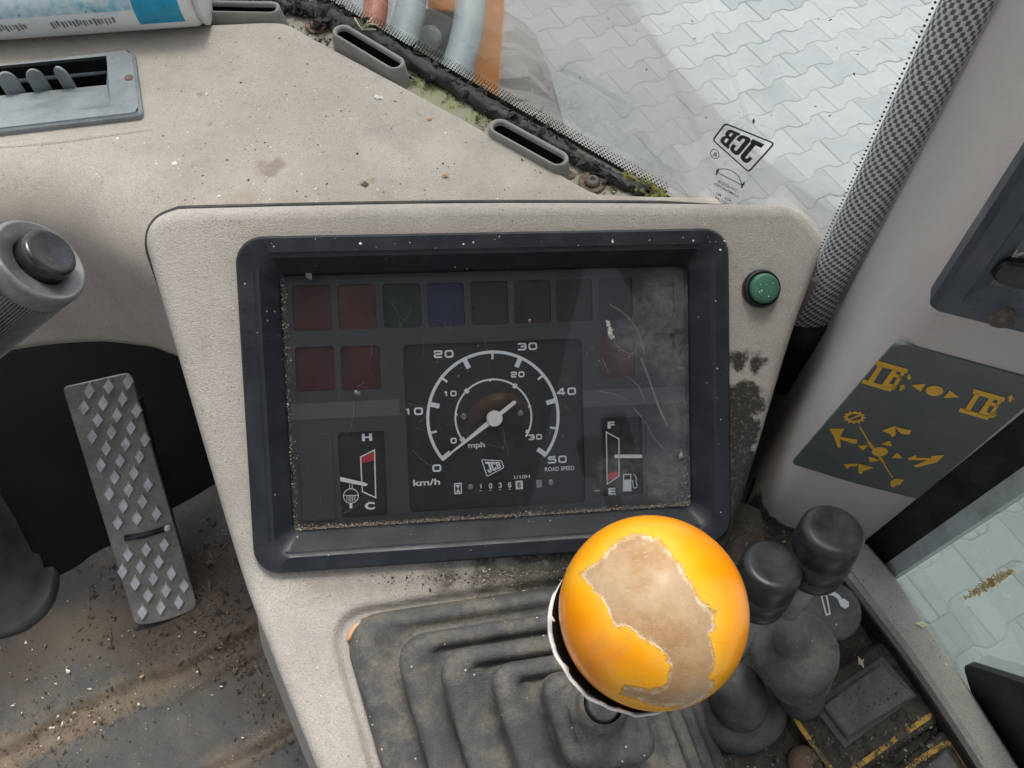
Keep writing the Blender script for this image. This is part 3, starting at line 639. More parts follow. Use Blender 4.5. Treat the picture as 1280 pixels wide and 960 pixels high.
# ================================================================= WINDSCREEN, SEAL, PRINT, PILLAR
ws = thing('windscreen', 'dusty windscreen pane with upside down printed logo above the paving', 'windscreen', frame=GLF)
gl0, gl1 = -.62, GLF.uv(1010, 385)[0]+.02
V, Fc = slab(GLF, [(gl0, -.01), (gl1, -.01), (gl1, .85), (gl0, .85)], -.0045, 0, 0)
obj('pane', V, Fc, M['glassws'], ws)
LOGO = {'J': [(.05, .97), (.35, .97), (.35, .80), (.315, .80), (.315, .16), (.27, .06), (.20, .03), (.13, .03), (.07, .08), (.04, .18), (.04, .33), (.135, .33), (.135, .22), (.155, .18), (.18, .18), (.195, .22), (.195, .80), (.05, .80)],
        'C': [(.43, .97), (.57, .97), (.64, .90), (.65, .80), (.65, .62), (.55, .62), (.55, .77), (.525, .82), (.49, .82), (.47, .77), (.47, .22), (.49, .18), (.525, .18), (.55, .23), (.55, .38), (.65, .38), (.65, .20), (.63, .10), (.57, .03), (.43, .03), (.37, .10), (.355, .20), (.355, .80), (.37, .90)],
        'B': [(.66, .97), (.89, .97), (.95, .90), (.965, .80), (.965, .62), (.93, .53), (.90, .51), (.94, .47), (.97, .38), (.97, .18), (.94, .08), (.88, .03), (.66, .03), (.66, .17), (.70, .17), (.70, .83), (.66, .83)]}
BH = [[(.80, .82), (.85, .82), (.865, .78), (.865, .66), (.85, .61), (.80, .61)], [(.80, .44), (.85, .44), (.87, .40), (.87, .24), (.85, .19), (.80, .19)]]
def logo(fr, Q, z, bw, mirror=False):
    """block lettering in a tapering frame; Q = local corners TL,TR,BR,BL of the frame as read"""
    Q = [np.array(q) for q in Q]; flip = 1
    def bil(p, g=.0):
        x, y = p; return (Q[0]*(1-x)+Q[1]*x)*y+(Q[3]*(1-x)+Q[2]*x)*(1-y)
    out = []
    for ch in 'JCB':
        pts = [bil((.05+.9*x, .07+.86*y)) for x, y in LOGO[ch]]; hl = [[bil((.05+.9*x, .07+.86*y)) for x, y in h] for h in BH] if ch == 'B' else []
        out.append(poly(fr, pts, z, hl))
    c = sum(Q)/4; out.append(stroke(fr, roundpoly([c+(q-c)*1.10 for q in Q], np.linalg.norm(Q[0]-Q[1])*.08, 4), bw, z, True))
    V, Fc = merge(out); return V, Fc
z6 = lambda x, y: (860+x/6.4, 130+y/6.4)
gq = [GLF.uv(*z6(*p)) for p in ((668, 312), (312, 168), (222, 288), (482, 520))]
M['ink'] = flat('black_ceramic_ink', (.012, .013, .015), .5)
obj('printed_logo', *logo(GLF, gq, .0006, .0011), M['ink'], ws)
pr = []
c = GLF.uv(*z6(218, 396)); ring = [(c[0]+.0030*math.cos(a), c[1]+.0036*math.sin(a)) for a in np.linspace(0, 2*math.pi, 24, endpoint=False)]
pr.append(stroke(GLF, ring, .0005, .0006, True)); 
gdir = GLF.uv(*z6(440, 650))-GLF.uv(*z6(235, 540)); grot = math.atan2(gdir[1], gdir[0])
pr.append(text(GLF, 'R', c, .0036, .0006, None, .01, grot, True))
pr.append(stroke(GLF, [GLF.uv(*z6(*p)) for p in ((232, 540), (440, 648))], .0006, .0006))
pr.append(stroke(GLF, [GLF.uv(*z6(*p)) for p in catmull([(240, 522), (300, 515), (360, 535), (410, 580), (438, 645)], 6)], .0006, .0006))
for p, q_ in (((248, 512), (228, 565)), ((455, 620), (430, 668)), ((252, 535), (226, 530)), ((455, 640), (428, 640))): pr.append(stroke(GLF, [GLF.uv(*z6(*p)), GLF.uv(*z6(*q_))], .0010, .0006))
for s, x, y, h in (('TYNESIDE', 320, 652, 24), ('LAMINATED', 308, 683, 24), ('AS2 - M2', 290, 740, 22), ('DOT 64', 278, 772, 22), ('43R', 292, 822, 22)):
    c = GLF.uv(*z6(x, y)); hh = np.linalg.norm(GLF.uv(*z6(x, y+h))-c)
    pr.append(text(GLF, s, c, hh, .0006, None, .004, grot, True))
c = GLF.uv(*z6(372, 862)); pr.append(stroke(GLF, [(c[0]+.0042*math.cos(a), c[1]+.0046*math.sin(a)) for a in np.linspace(0, 2*math.pi, 24, endpoint=False)], .0005, .0006, True)); pr.append(text(GLF, 'E11', c, .0030, .0006, None, .004, grot, True))
c = GLF.uv(1069, 206); pr.append(text(GLF, 'L', c, .004, .0006, None, 0, grot+1.2, True))
stuff(obj('printed_lettering', *merge(pr), M['ink'], ws))
# ceramic dots along the lower edge and beside the pillar
dots = []
ga, gb = GLF.uv(395, -10), GLF.uv(838, 246); along = (gb-ga)/np.linalg.norm(gb-ga)
n = int(np.linalg.norm(gb-ga)/.0030)
for i in range(n):
    for r_ in range(5):
        p = ga+along*(i+.5*(r_ % 2))*.0030+np.array([0, .0022*r_+.001]); dots.append(disc(GLF, p, .00115-.00014*r_, .0005, 6))
pa, pb = GLF.uv(984, 385), GLF.uv(1160, 0); n = int(np.linalg.norm(pb-pa)/.0029); al = (pb-pa)/np.linalg.norm(pb-pa)
for i in range(-6, n+20): dots.append(disc(GLF, pa+al*i*.0029+np.array([.0035, 0]), .0007, .0005, 8)); dots.append(disc(GLF, pa+al*(i+.5)*.0029+np.array([.006, 0]), .0008, .0005, 8))
stuff(obj('ceramic_dots', *merge(dots), M['ink'], ws))
stuff(obj('ceramic_band', *poly(GLF, [ga+np.array([-.2, -.03]), gb+np.array([.12, -.03]), gb+np.array([.12, -.001]), gb+np.array([0, .0006]), ga+np.array([0, .0006]), ga+np.array([-.2, .0])], .0004), M['ink'], ws))
# rubber seal lying in the angle, torn and crumbly towards the front
sl = catmull([(150, -6), (290, 2), (345, 6), (392, 16), (430, 32), (480, 58), (560, 104), (640, 152), (700, 186), (760, 220), (812, 244)], 10)
wds = np.interp(np.linspace(0, 1, len(sl)), [0, .3, .4, .6, 1], [.006, .007, .009, .0065, .0035])
path = [onz(x, y, Z_L+.003) for x, y in sl]; V, Fc = tube(path, wds, 14); V += rng.normal(0, .0011, V.shape); 
obj('rubber_seal', V, Fc, M['black'], ws, True)
def on_seal(r):
    i = min(len(path)-1, int(r.beta(1.1, 1.9)*len(path))); w_ = wds[i]; return path[i]+np.array([r.normal(0, w_*.8), r.normal(0, w_*.8), w_*.55+r.uniform(-.003, .001)]), r.normal(0, .5, 3)+np.array([0, 0, 1])
stuff(obj('seal_crumbs', *chips(1300, on_seal, .0019, .6, 9, 1.8), island_mat('seal_crumb', [(.016, .016, .017), (.025, .025, .026), (.012, .011, .011), (.04, .038, .035), (.02, .019, .018)]), ws))
_k = NT('painted_glare'); _t = _k.n('BsdfTranslucent'); _t.inputs[0].default_value = (.95, .97, .98, 1); _d = _k.n('BsdfDiffuse'); _d.inputs[0].default_value = (.95, .97, .98, 1)  # white colour for a glare, translucent so it shows bright
_m = _k.n('MixShader'); _m.inputs[0].default_value = .35; _k.l(_t.outputs[0], _m.inputs[1]); _k.l(_d.outputs[0], _m.inputs[2]); _k.l(_m.outputs[0], _k.out.inputs[0]); M['smear'] = _k.m  # 'smear' material is the painted glare on the windscreen
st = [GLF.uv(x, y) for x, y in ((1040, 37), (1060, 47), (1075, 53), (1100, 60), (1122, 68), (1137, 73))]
obj('glare_streak', *stroke(GLF, st, [.0004, .0011, .0018, .0017, .0013, .0006], .0007), M['smear'], ws)  # painted strip standing for a streak of glare on the glass
def on_glass(r):
    x, y = r.uniform(700, 1090), r.uniform(0, 250)
    p = GLF.uv(x, y); return GLF.w(p[0], p[1], .0003), GLF.Z
stuff(obj('glass_specks', *chips(60, on_glass, .00033, .35, 31, 2.4), M['grit'], ws))

# moss and straw in the corners of the glass
def near_px(pts, z, sd):
    def f(r):
        x, y = pts[r.integers(len(pts))]; return onz(x+r.normal(0, sd), y+r.normal(0, sd*.5), z), (r.normal(0, .4), r.normal(0, .4), 1)
    return f
tagged(stuff(obj('moss', *chips(420, near_px([(800, 230), (812, 236), (790, 226), (820, 241), (783, 222)], Z_L+.004, 5.5), .0012, .7, 12), M['moss'])), 'yellow green moss tuft in the corner between glass and dashboard', 'moss')
stuff(obj('moss_grains', *chips(260, near_px([(520, 100), (545, 110), (572, 128), (460, 40), (330, 22), (600, 150)], Z_L+.001, 12), .0006, .5, 13), M['moss'], dash))
stuff(obj('duct_litter', *chips(240, near_px([(380, 40), (385, 48), (405, 52), (700, 212), (760, 238), (640, 190), (590, 160)], Z_L+.001, 9), .0008, .5, 14), M['grit'], dash))
def sprig(name, pts, z, rad, m):
    out = []
    for l in pts:
        pa_ = [onz(x, y, z+dz_) for x, y, dz_ in l]; out.append(tube(pa_, rad, 6))
    return obj(name, *merge(out), m, None, True)
M['strawone'] = flat('dry_straw', (.52, .47, .27), .8)
tagged(sprig('dry_sprig', [[(452, 36, .012), (462, 30, .016), (472, 31, .014)], [(443, 22, .016), (449, 33, .012), (455, 38, .010)], [(455, 36, .012), (460, 26, .02)], [(452, 37, .012), (470, 37, .012)]], Z_L, .0006, M['strawone']), 'tiny pale dry sprig caught on the black seal behind a duct', 'plant debris')

# ---------------- padded pillar in houndstooth weave
pil = thing('padded_pillar', 'cab pillar padded with grey and white woven houndstooth fabric', 'pillar', hit(993, 392, GLF.O, GLF.Z))
la, lb = hit(990, 392, GLF.O+GLF.Z*.004, GLF.Z), hit(1175, 0, GLF.O+GLF.Z*.004, GLF.Z)
ra_, rb_ = ray(1044, 385), ray(1246, 0)
da, db = proj(la)[2]-.012, proj(lb)[2]-.008
ra, rb = P(1048, 385, da), P(1250, 0, db)
rows, uv = [], []; nS, nA = 90, 24
for i in range(nS):
    t = -.42+1.9*i/(nS-1); l, r = la+(lb-la)*t, ra+(rb-ra)*t; c = (l+r)/2; hw = (r-l)/2; nv = nrm(CAM+np.array([-.1, 0, .1])-c); nv = nrm(nv-np.dot(nv, nrm(lb-la))*nrm(lb-la)); row = []
    for j in range(nA):
        a = math.pi*(1-j/(nA-1)); a = a*1.24-.12*math.pi; row.append(c+hw*math.cos(a)+nv*np.linalg.norm(hw)*.5*math.sin(a)); uv.append((j/(nA-1)*.047, t*np.linalg.norm(lb-la)))
    rows.append(row)
V, Fc = loft(rows, False); obj('woven_cover', V, Fc, M['weave'], pil, True, uv=uv)
cc = [(la+(lb-la)*t+(ra-la)*.5) for t in (-.05, -.14, -.24, -.40)]
V, Fc = tube(cc, [.0128, .0135, .0135, .0135], 24); obj('dark_foot', V, Fc, M['black'], pil, True)

# ================================================================= PILLAR TRIM
trim = thing('pillar_trim', 'tall smooth taupe plastic trim panel beside the woven pillar', 'trim panel', frame=TBF)
q0a, q0b = ra+nrm(CAM-ra)*.004, rb+nrm(CAM-rb)*.004
rows = []; zs = np.linspace(H-.93, H+.35, 76)
Q2 = TBF.w(.0735, 0)
for z in zs:
    t = (z-q0a[2])/(q0b[2]-q0a[2]); q0 = q0a+(q0b-q0a)*t; q0 = np.array([q0[0], q0[1], z])
    if t < 0: q0 = np.array([q0a[0], q0a[1], z])+np.array([.0, .004, 0])*min(1, -t)
    q1 = np.array([Q1[0], Q1[1], z]); q2 = np.array([Q2[0], Q2[1], z])
    fl = q0+np.array([-.10, .0, 0]) if z < H-.425 else q0+np.array([-.0005, .0005, 0])+np.array([-.10, .0, 0])*max(0, 1-(z-(H-.425))/.03)
    row = [fl-np.array([0, -.01, 0]), fl, q0]
    e1, e2 = q0+(q1-q0)*.62, q1+(q2-q1)*.16
    row += [q0+(q1-q0)*.3]+[(1-u)**2*e1+2*u*(1-u)*q1+u*u*e2 for u in np.linspace(0, 1, 9)]
    row += [q1+(q2-q1)*.6, q2-(q2-q1)*.03, q2+TBF.Z*-.003, q2-TBF.Z*.03]
    rows.append(row)
V, Fc = loft(rows, False); obj('moulding', V, Fc, M['trim'], trim, True)
# seam line groove shadow rib along the broad face
rib = []
for t in np.linspace(-.35, .30, 16):
    z = q0a[2]+(q0b[2]-q0a[2])*t; 
    k_ = .33+.10*math.sin(t*5); p = np.array([q0a[0], q0a[1], z])*(1-k_)+np.array([Q1[0], Q1[1], z])*k_; rib.append(p)
# ---------------- control diagram decal
DPX = lambda pts: [TBF.uv(x, y, .0012) for x, y in pts]
dec = thing('control_diagram', 'olive grey control diagram with yellow symbols on the pillar trim', 'sign', frame=TBF)
dout = DPX([(1120, 428), (1300, 477), (1284, 507), (1147, 624), (1070, 605), (989, 580)])
obj('plate', *slab(TBF, roundpoly(dout, [.006, .002, .001, .001, .02, .004], 5), -.0005, .0012, .0002), M['signgrey'], dec)
d4 = lambda x, y: (980+x/4.173, 410+y/4.173)
def sym(name, polys, strokes=(), rings=()):
    out = []
    for p in polys: out.append(poly(TBF, [TBF.uv(*d4(*q), .0015) for q in p], .0015))
    for p, w_ in strokes: out.append(stroke(TBF, [TBF.uv(*d4(*q), .0015) for q in p], w_, .0015))
    V, Fc = merge(out); return obj(name, V, Fc, M['signyellow'], dec)
def machine(ox, oy):
    g = lambda pts: [(x+ox, y+oy) for x, y in pts]
    return [g([(485, 170), (650, 215), (640, 238), (478, 195)]), g([(415, 268), (570, 315), (555, 332), (403, 288)]), g([(495, 190), (520, 197), (462, 290), (435, 280)]), g([(568, 215), (592, 222), (535, 312), (505, 303)]), g([(615, 228), (632, 232), (575, 322), (556, 315)]),
            g([(580, 240), (620, 250), (612, 265), (570, 255)]), g([(548, 290), (590, 300), (582, 314), (540, 304)])]
sym('loader_symbol', machine(0, 0)); sym('loader_symbol', machine(505, 148))
ar = lambda x, y, dx, dy, s=1: [(x+dx*22*s, y+dy*22*s), (x-dy*18*s, y+dx*18*s), (x-dy*7*s, y+dx*7*s), (x-dy*7*s-dx*18*s, y+dx*7*s-dy*18*s), (x+dy*7*s-dx*18*s, y-dx*7*s-dy*18*s), (x+dy*7*s, y-dx*7*s), (x+dy*18*s, y-dx*18*s)]
for x, y, dx, dy in ((652, 255, .0, .8), (615, 312, .5, -.85), (1182, 368, .3, -.95), (1094, 450, -.3, .95)): sym('arrow', [ar(x, y, dx, dy)])
cir = lambda x, y, rx, ry, n=24: [(x+rx*math.cos(2*math.pi*i/n), y+ry*math.sin(2*math.pi*i/n)) for i in range(n)]
sym('dot', [cir(785, 328, 46, 27)]); sym('triangle', [[(664, 298), (740, 290), (712, 332)]]); sym('triangle', [[(865, 325), (915, 362), (832, 365)]])
sym('dot', [cir(500, 645, 42, 24)])
for t in ([(383, 612), (440, 612), (412, 640)], [(506, 606), (550, 588), (566, 618)], [(440, 670), (500, 688), (450, 702)], [(590, 650), (620, 680), (562, 678)]): sym('triangle', [t])
gear = []
for i in range(48): rr = 1.0 if i % 4 < 2 else .78; gear.append((368+60*rr*math.cos(2*math.pi*i/48), 466+34*rr*math.sin(2*math.pi*i/48)))
gh = cir(368, 466, 36, 18)
V, Fc = poly(TBF, [TBF.uv(*d4(*q), .0015) for q in gear], .0015, [[TBF.uv(*d4(*q), .0015) for q in gh]]); obj('gear_symbol', V, Fc, M['signyellow'], dec)
sym('gear_bar', [], [([(338, 478), (398, 454)], .0010)])
sym('pointer_line', [], [([(395, 515), (455, 615)], .0008), ([(440, 590), (465, 630)], .0018), ([(498, 670), (565, 780)], .0008), ([(498, 670), (520, 705)], .0018)])
for p in ([[(237, 525), (317, 525), (290, 568), (297, 620), (282, 626), (262, 570)], [(290, 565), (360, 580), (383, 580), (378, 604), (352, 600), (292, 580)]],
          [[(510, 535), (582, 510), (582, 560), (560, 572), (556, 555)], [(585, 515), (640, 530), (665, 532), (655, 556), (615, 553), (588, 530)]],
          [[(388, 707), (470, 728), (410, 748), (404, 762), (388, 755)], [(384, 708), (378, 722), (345, 722), (330, 735), (310, 712), (340, 708)]],
          [[(838, 662), (800, 700), (690, 728), (675, 718), (760, 685), (770, 668)], [(770, 690), (650, 688), (645, 680), (690, 662), (690, 676), (765, 678)]],
          [[(580, 786), (630, 792), (612, 805), (608, 818), (585, 820), (577, 832), (558, 828), (555, 800)]]): sym('action_symbol', p)
# ---------------- black framed switch panel, high on the trim
SPZ = .004
swp = thing('switch_panel', 'black framed switch panel with rusty screw, high on the pillar trim', 'switch panel', frame=TBF)
so = [TBF.uv(x, y, SPZ) for x, y in ((1158, 381), (1296, 168), (1420, 195), (1420, 446))]; so = roundpoly(so, [.005, .003, .003, .003], 5)
so = [np.array(p) for p in so]
if sum(a[0]*b[1]-a[1]*b[0] for a, b in zip(so, so[1:]+so[:1])) < 0: so = so[::-1]
z4 = lambda x, y: (1100+x/3.2, 140+y/3.2)
si = [TBF.uv(*z4(*p), .002) for p in ((325, 690), (600, 350), (1000, 300), (1000, 860), (600, 745), (380, 715))]
rings = [(so, -.002), (so, .005), (inset(so, .0022), .0078), (inset(so, .0095), .0074), (inset(so, .0115), .0045), (inset(so, .0175), .001)]
V, Fc = loft([[TBF.w(p[0], p[1], z) for p in r_] for r_, z in rings], True)
obj('frame', V, Fc, mat('blue_black_frame', (.042, .052, .062), .5, .12, 30, .3, 1400, dust=.2, dustcol=(.2, .2, .19)), swp)
V, Fc = poly(TBF, inset(so, .0170), .0012); obj('plate', V, Fc, mat('grey_green_plate', (.105, .115, .108), .55, .1, 30, .2), swp)
ro = roundpoly([TBF.uv(*z4(*p), .003) for p in ((436, 645), (490, 585), (640, 610), (640, 715), (500, 695))], .004, 5)
obj('rocker', *slab(TBF, ro, .001, .0050, .0012), M['knob_black'], swp)
gi = flat('grey_ink_light', (.33, .34, .33))
for ch_, xx in (('V', 546), ('O', 572)): obj('letter', *text(TBF, ch_, TBF.uv(*z4(xx, 574+(xx-560)*.2), .0016), .0046, .0016, None, .02, -.28), gi, swp)
fr = Frame(TBF.w(*TBF.uv(*z4(488, 814), .0055), .0055), TBF.X, TBF.Z)
obj('screw', *lathe(fr, [(-.002, .0052), (.0022, .0052), (.0030, .0044), (.0020, .0034), (.0020, .0022), (.0028, .0018), (.0028, .0001)], 24), mat('brown_screw', (.10, .072, .055), .8, .4, 200, .8, 600, dust=.2), swp, True)

# ================================================================= SIDE WINDOW
S0 = onz(1112, 697, -.50); S1 = onz(1286, 958, -.50); SD = nrm(S1-S0); SF = Frame(S0, SD, nrm(np.cross([0, 0, 1], SD))); 
if SF.Z@np.array([-1, 0, 0]) < 0: SF = Frame(S0, -SD, nrm(np.cross([0, 0, 1], -SD)))
sgn = 1 if SF.X@SD > 0 else -1
sw_ = thing('side_window', 'side window beside the console with straw stuck to greenish glass', 'window', frame=SF)
V, Fc = slab(SF, [(sgn*.0, -.30), (sgn*.9, -.30), (sgn*.9, .85), (sgn*.0, .85)], -.005, 0); obj('pane', V, Fc, M['glassside'], sw_)
z0, z1 = -.30, .85
e = np.array([0, 0, 1.])
def post(p0, p1, w0, dep, m, name, parent):
    """upright strip from p0 to p1 (plan), real thickness"""
    p0, p1 = np.asarray(p0), np.asarray(p1); d_ = nrm(p1-p0); n_ = np.cross(d_, e)
    V = []
    for z in (H-.80, H+.35):
        for p in (p0, p1, p1-n_*dep, p0-n_*dep): V.append((p[0], p[1], z))
    return obj(name, V, [(0, 1, 5, 4), (1, 2, 6, 5), (2, 3, 7, 6), (3, 0, 4, 7), (4, 5, 6, 7)], m, parent)
q2 = np.array([Q2[0], Q2[1], H]); q3 = np.array([S0[0], S0[1], H])
post(q2+TBF.Z*-.004, q3+SD*.002+SF.Z*.001, 0, .02, M['blackclean'], 'black_post', sw_)
post(q3+SD*.002+SF.Z*.002, q3+SD*.012+SF.Z*.004, 0, .006, mat('grey_glazing_edge', (.42, .47, .45), .35, .2, 40, .2), 'glazing_strip', sw_)
bp = [SF.uv(x, y, .003) for x, y in ((1203, 829), (1290, 857), (1420, 905), (1560, 1250), (1300, 1150))]
door = thing('door_panel', 'black door panel showing below the edge of the side window', 'door', frame=SF)
obj('panel', *slab(SF, roundpoly(bp, [.006, .02, .02, .02, .02], 5), -.002, .0035, .0005), M['blackclean'], door)
def smear(r):
    t = r.beta(1.6, 1.2); x, y = 1206+60*t+r.normal(0, 1.5), 747-34*t+r.normal(0, 1.2+2.6*math.sin(t*3.1)); p = SF.uv(x, y); return SF.w(p[0], p[1], .0004), SF.Z
tagged(stuff(obj('straw_clump', *chips(620, smear, .00045, .5, 21, 1.7), M['straw'])), 'smear of golden straw stuck to the side window', 'straw')

# ================================================================= INSTRUMENT CONSOLE
con = thing('instrument_console', 'taupe moulded console around the instrument cluster and gear lever', 'console', console_pt(600, 720))
Lp = catmull([(222, 276), (203, 284), (196, 300), (203, 330), (238, 452), (275, 580), (318, 724), (352, 815), (390, 912), (430, 1010), (470, 1110)], 14)
Rp = catmull([(985, 270), (1008, 280), (1019, 303), (1004, 350), (984, 405), (960, 483), (930, 585), (905, 668), (893, 700), (886, 760), (884, 850), (882, 930), (890, 1110)], 14)
nR, nC = 190, 150
Lr, Rr = resample(Lp, nR), resample(Rp, nR)
# gaiter base as a frame on the lower face
_gr = math.radians(4.5); KS = .20; _gx = nrm(_ax); GF0 = Frame(console_pt(650, 900), _gx*math.cos(_gr)+np.cross(LOZ, _gx)*math.sin(_gr), LOZ)
def lo_uv(px, py, z=0): return GF0.uv(px, py, z)
Y88 = lo_uv(665, 880)[1]
gc = (lo_uv(463, 880)+lo_uv(866, 880))/2; gtop = lo_uv(682, 741)[1]; ghw = (lo_uv(866, 880)-lo_uv(463, 880))[0]/2; gcy = gtop-ghw
def rrd(p, c, hw, hh, r):
    qx, qy = abs(p[0]-c[0])-(hw-r), abs(p[1]-c[1])-(hh-r); return math.hypot(max(qx, 0), max(qy, 0))+min(max(qx, qy), 0)-r
rows = []
for i in range(nR):
    row = []
    for j in range(nC):
        s = j/(nC-1); px, py = Lr[i]*(1-s)+Rr[i]*s
        bow = -5*math.sin(math.pi*s)*(1-min(1, i/12)); py += bow
        p = console_pt(px, py)
        if py > 700:
            q = np.array([(p-GF0.O)@GF0.X, (p-GF0.O)@GF0.Y]); q[0] += KS*(q[1]-Y88); d_ = rrd(q, (gc[0], gcy), ghw+.006, ghw+.005, .022); p = p-LOZ*.0055*(1-sm(d_, -.001, .004))
        row.append(p)
    rows.append(np.array(row))
G = np.array(rows)
# border loop, rolled over and dropped
idx = [(0, j) for j in range(nC)]+[(i, nC-1) for i in range(1, nR)]+[(nR-1, j) for j in range(nC-2, -1, -1)]+[(i, 0) for i in range(nR-2, 0, -1)]
loop = np.array([G[i, j] for i, j in idx]); tl = np.roll(loop, -3, 0)-np.roll(loop, 3, 0)
onr = np.array([nrm(np.cross(CLF.Z, t)) for t in tl]); cen = loop.mean(0)
if np.mean(((loop-cen)*onr).sum(1)) < 0: onr = -onr
for _ in range(3): onr = (np.roll(onr, 1, 0)+onr+np.roll(onr, -1, 0))/3
onr = np.array([nrm(x) for x in onr])
V = [G.reshape(-1, 3)]; n0 = nR*nC; Fc = [(i*nC+j, i*nC+nC+j, i*nC+nC+j+1, i*nC+j+1) for i in range(nR-1) for j in range(nC-1)]
Lc = len(idx); prev = [i*nC+j for i, j in idx]; base = n0
dro = [(.0035, .0008), (.0062, .003), (.0078, .007), (.0086, .014)]
skirt = []
lowm = np.array([sm(i/nR, .50, .62) if j == 0 else 0. for i, j in idx])
for o_, d_ in dro: skirt.append(loop+onr*o_-CLF.Z*d_)
skirt.append(skirt[-1]+onr*(.002+.010*lowm[:, None])-np.array([0, 0, 1])*.035)
skirt.append(skirt[-1]+onr*(.0+.008*lowm[:, None])-np.array([0, 0, 1])*.09); skirt.append(skirt[-1]-np.array([0, 0, 1])*.40)
for s_ in skirt:
    V.append(s_); cur = list(range(base, base+Lc)); base += Lc
    for a in range(Lc): b = (a+1) % Lc; Fc.append((prev[a], prev[b], cur[b], cur[a]))
    prev = cur
Vc = np.concatenate(V); lc = (Vc-CLF.O)@np.stack([CLF.X, CLF.Y, CLF.Z], 1)
inb = (lc[:, 0] > .007) & (lc[:, 0] < CLW-.007) & (lc[:, 1] < -.007) & (lc[:, 1] > -CLH+.007) & (abs(lc[:, 2]) < .03)
Fc = [f for f in Fc if not all(inb[i] for i in f)]
obj('console_shell', Vc, Fc, M['console'], con, True)
gk = [i for i, (a_, b_) in enumerate(idx) if (a_ == 0 and b_ < nC*.90) or (b_ == 0 and a_ < nR*.14)]
gk = [i for i in idx_order] if False else sorted(gk, key=lambda i: (0, idx[i][1]) if idx[i][0] == 0 else (-1, -idx[i][0]))
gp2 = (loop+onr*.0086-CLF.Z*.0115)[gk]
obj('gap_shade_strip', *tube(gp2, .0019*np.clip(np.minimum(np.arange(len(gp2)), len(gp2)-1-np.arange(len(gp2)))/14., .05, 1), 8), M['black'], con, True)  # black tube added for the shaded gap between console and dashboard
def below_bezel(r):
    x = 380+r.beta(2.2, 1.1)*520; return console_pt(x, 716-(x-380)*.03+abs(r.normal(0, 9))+4), LOZ
stuff(obj('grit', *chips(900, below_bezel, .00042, .6, 41), M['grit'], con))
def gutter(r):
    if r.random() < .5: t = r.random(); x, y = 436+t*75+r.normal(0, 3), 800+t*160
    else: t = r.random(); x, y = 445+t*240, 776-t*38+r.normal(0, 2.5)
    return console_pt(x, y)-LOZ*.005, LOZ
stuff(obj('gutter_grit', *chips(380, gutter, .0006, .6, 42), M['grit'], con))
tagged(obj('rind_sliver', *tube([console_pt(x, y)-LOZ*.002 for x, y in catmull([(435, 802), (438, 793), (445, 784), (454, 779), (461, 778)], 5)], [.0004, .0010, .0015, .0017, .0018, .0019, .0019, .0019, .0018, .0018, .0017, .0016, .0015, .0014, .0012, .0010, .0009, .0007, .0005, .0004, .0003], 8), flat('peach_rind', (.62, .33, .19)), None, True), 'curved peach coloured sliver lying beside the rubber gaiter corner', 'peel')

# ================================================================= INSTRUMENT CLUSTER
CCF = Frame(CLF.w(CLW/2, -CLH/2), CLF.X, CLF.Z)
clu = thing('instrument_cluster', 'dark instrument cluster with white speedometer dial, gauges and warning lamps', 'instrument cluster', frame=CCF)
ZG, ZF, ZDL = -.0085, -.0150, -.0175            # lens, face plate, dial
prof = [(0, -.004, .016), (0, .0045, .016), (.0014, .0060, .015), (.0095, .0058, .0115), (.0108, .0046, .011), (.0125, .0042, .010), (.0205, -.0068, .006), (.0222, -.0095, .005), (.0224, -.0165, .005)]
rings = [[CCF.w(x, y, z) for x, y in rrect(CLW-2*i_, CLH-2*i_, r_, 8)] for i_, z, r_ in prof]
V, Fc = loft(rings, True); bz = obj('bezel', V, Fc, M['bezel'], clu, True)
md = bz.modifiers.new('edge', 'EDGE_SPLIT'); md.split_angle = math.radians(38)
obj('lens', *poly(CCF, rrect(CLW-.0446, CLH-.0446, .005, 5), ZG), M['lens'], clu)
cu = lambda x, y, z=ZF: CCF.uv(x, y, z)
def qd(x0, y0, x1, y1, z=ZF, r=.0022):
    a, b = cu(x0, y0, z), cu(x1, y1, z); return rrect(abs(b[0]-a[0]), abs(b[1]-a[1]), r, 4, (a[0]+b[0])/2, (a[1]+b[1])/2)
tiles = [(364, 357, 416, 413, (.060, .017, .015)), (421, 356, 471.5, 411, (.078, .024, .020)), (477.5, 355, 527.5, 409, (.006, .022, .018)), (533, 354, 581.5, 407, (.008, .016, .055)), (587.6, 352, 636, 405, (.016, .010, .014)),
         (641.7, 350.5, 689, 403, (.020, .010, .012)), (694, 349.5, 741, 401, (.009, .009, .011)), (748, 348.5, 791, 399, (.017, .018, .021)), (798, 347, 843, 398, (.040, .043, .048)),
         (368, 434, 420, 488, (.060, .012, .014)), (425, 433, 477, 486, (.058, .010, .011)), (748, 419, 794, 471, (.065, .018, .018)), (800, 418, 843.5, 469, (.040, .043, .048))]
holes = [qd(*t[:4]) for t in tiles]
dialq = [cu(*p) for p in ((501, 431), (725, 423), (729.5, 626), (507.5, 642))]
dr0 = [cu(503.5, 431)[0], cu(727, 423)[0]]; dial_r = rrect(dr0[1]-dr0[0], dialq[0][1]-dialq[3][1], .003, 4, sum(dr0)/2, (dialq[0][1]+dialq[3][1])/2)
lgq = qd(422, 541, 485, 645, ZF, .0022); rgq = qd(752, 523, 804, 618, ZF, .0015)
holes += [dial_r, lgq, rgq]
fp = [np.array(p) for p in rrect(CLW-.0440, CLH-.0440, .004, 4)]
face = obj('face_plate', *poly(CCF, fp, ZF, holes), M['gauge'], clu)
walls = []
for h in holes: walls.append(loft([[CCF.w(p[0], p[1], ZF) for p in h[::-1]], [CCF.w(p[0], p[1], ZF-.004) for p in h[::-1]]], True))
obj('window_walls', *merge(walls), M['gauge'], face)
tc = {}
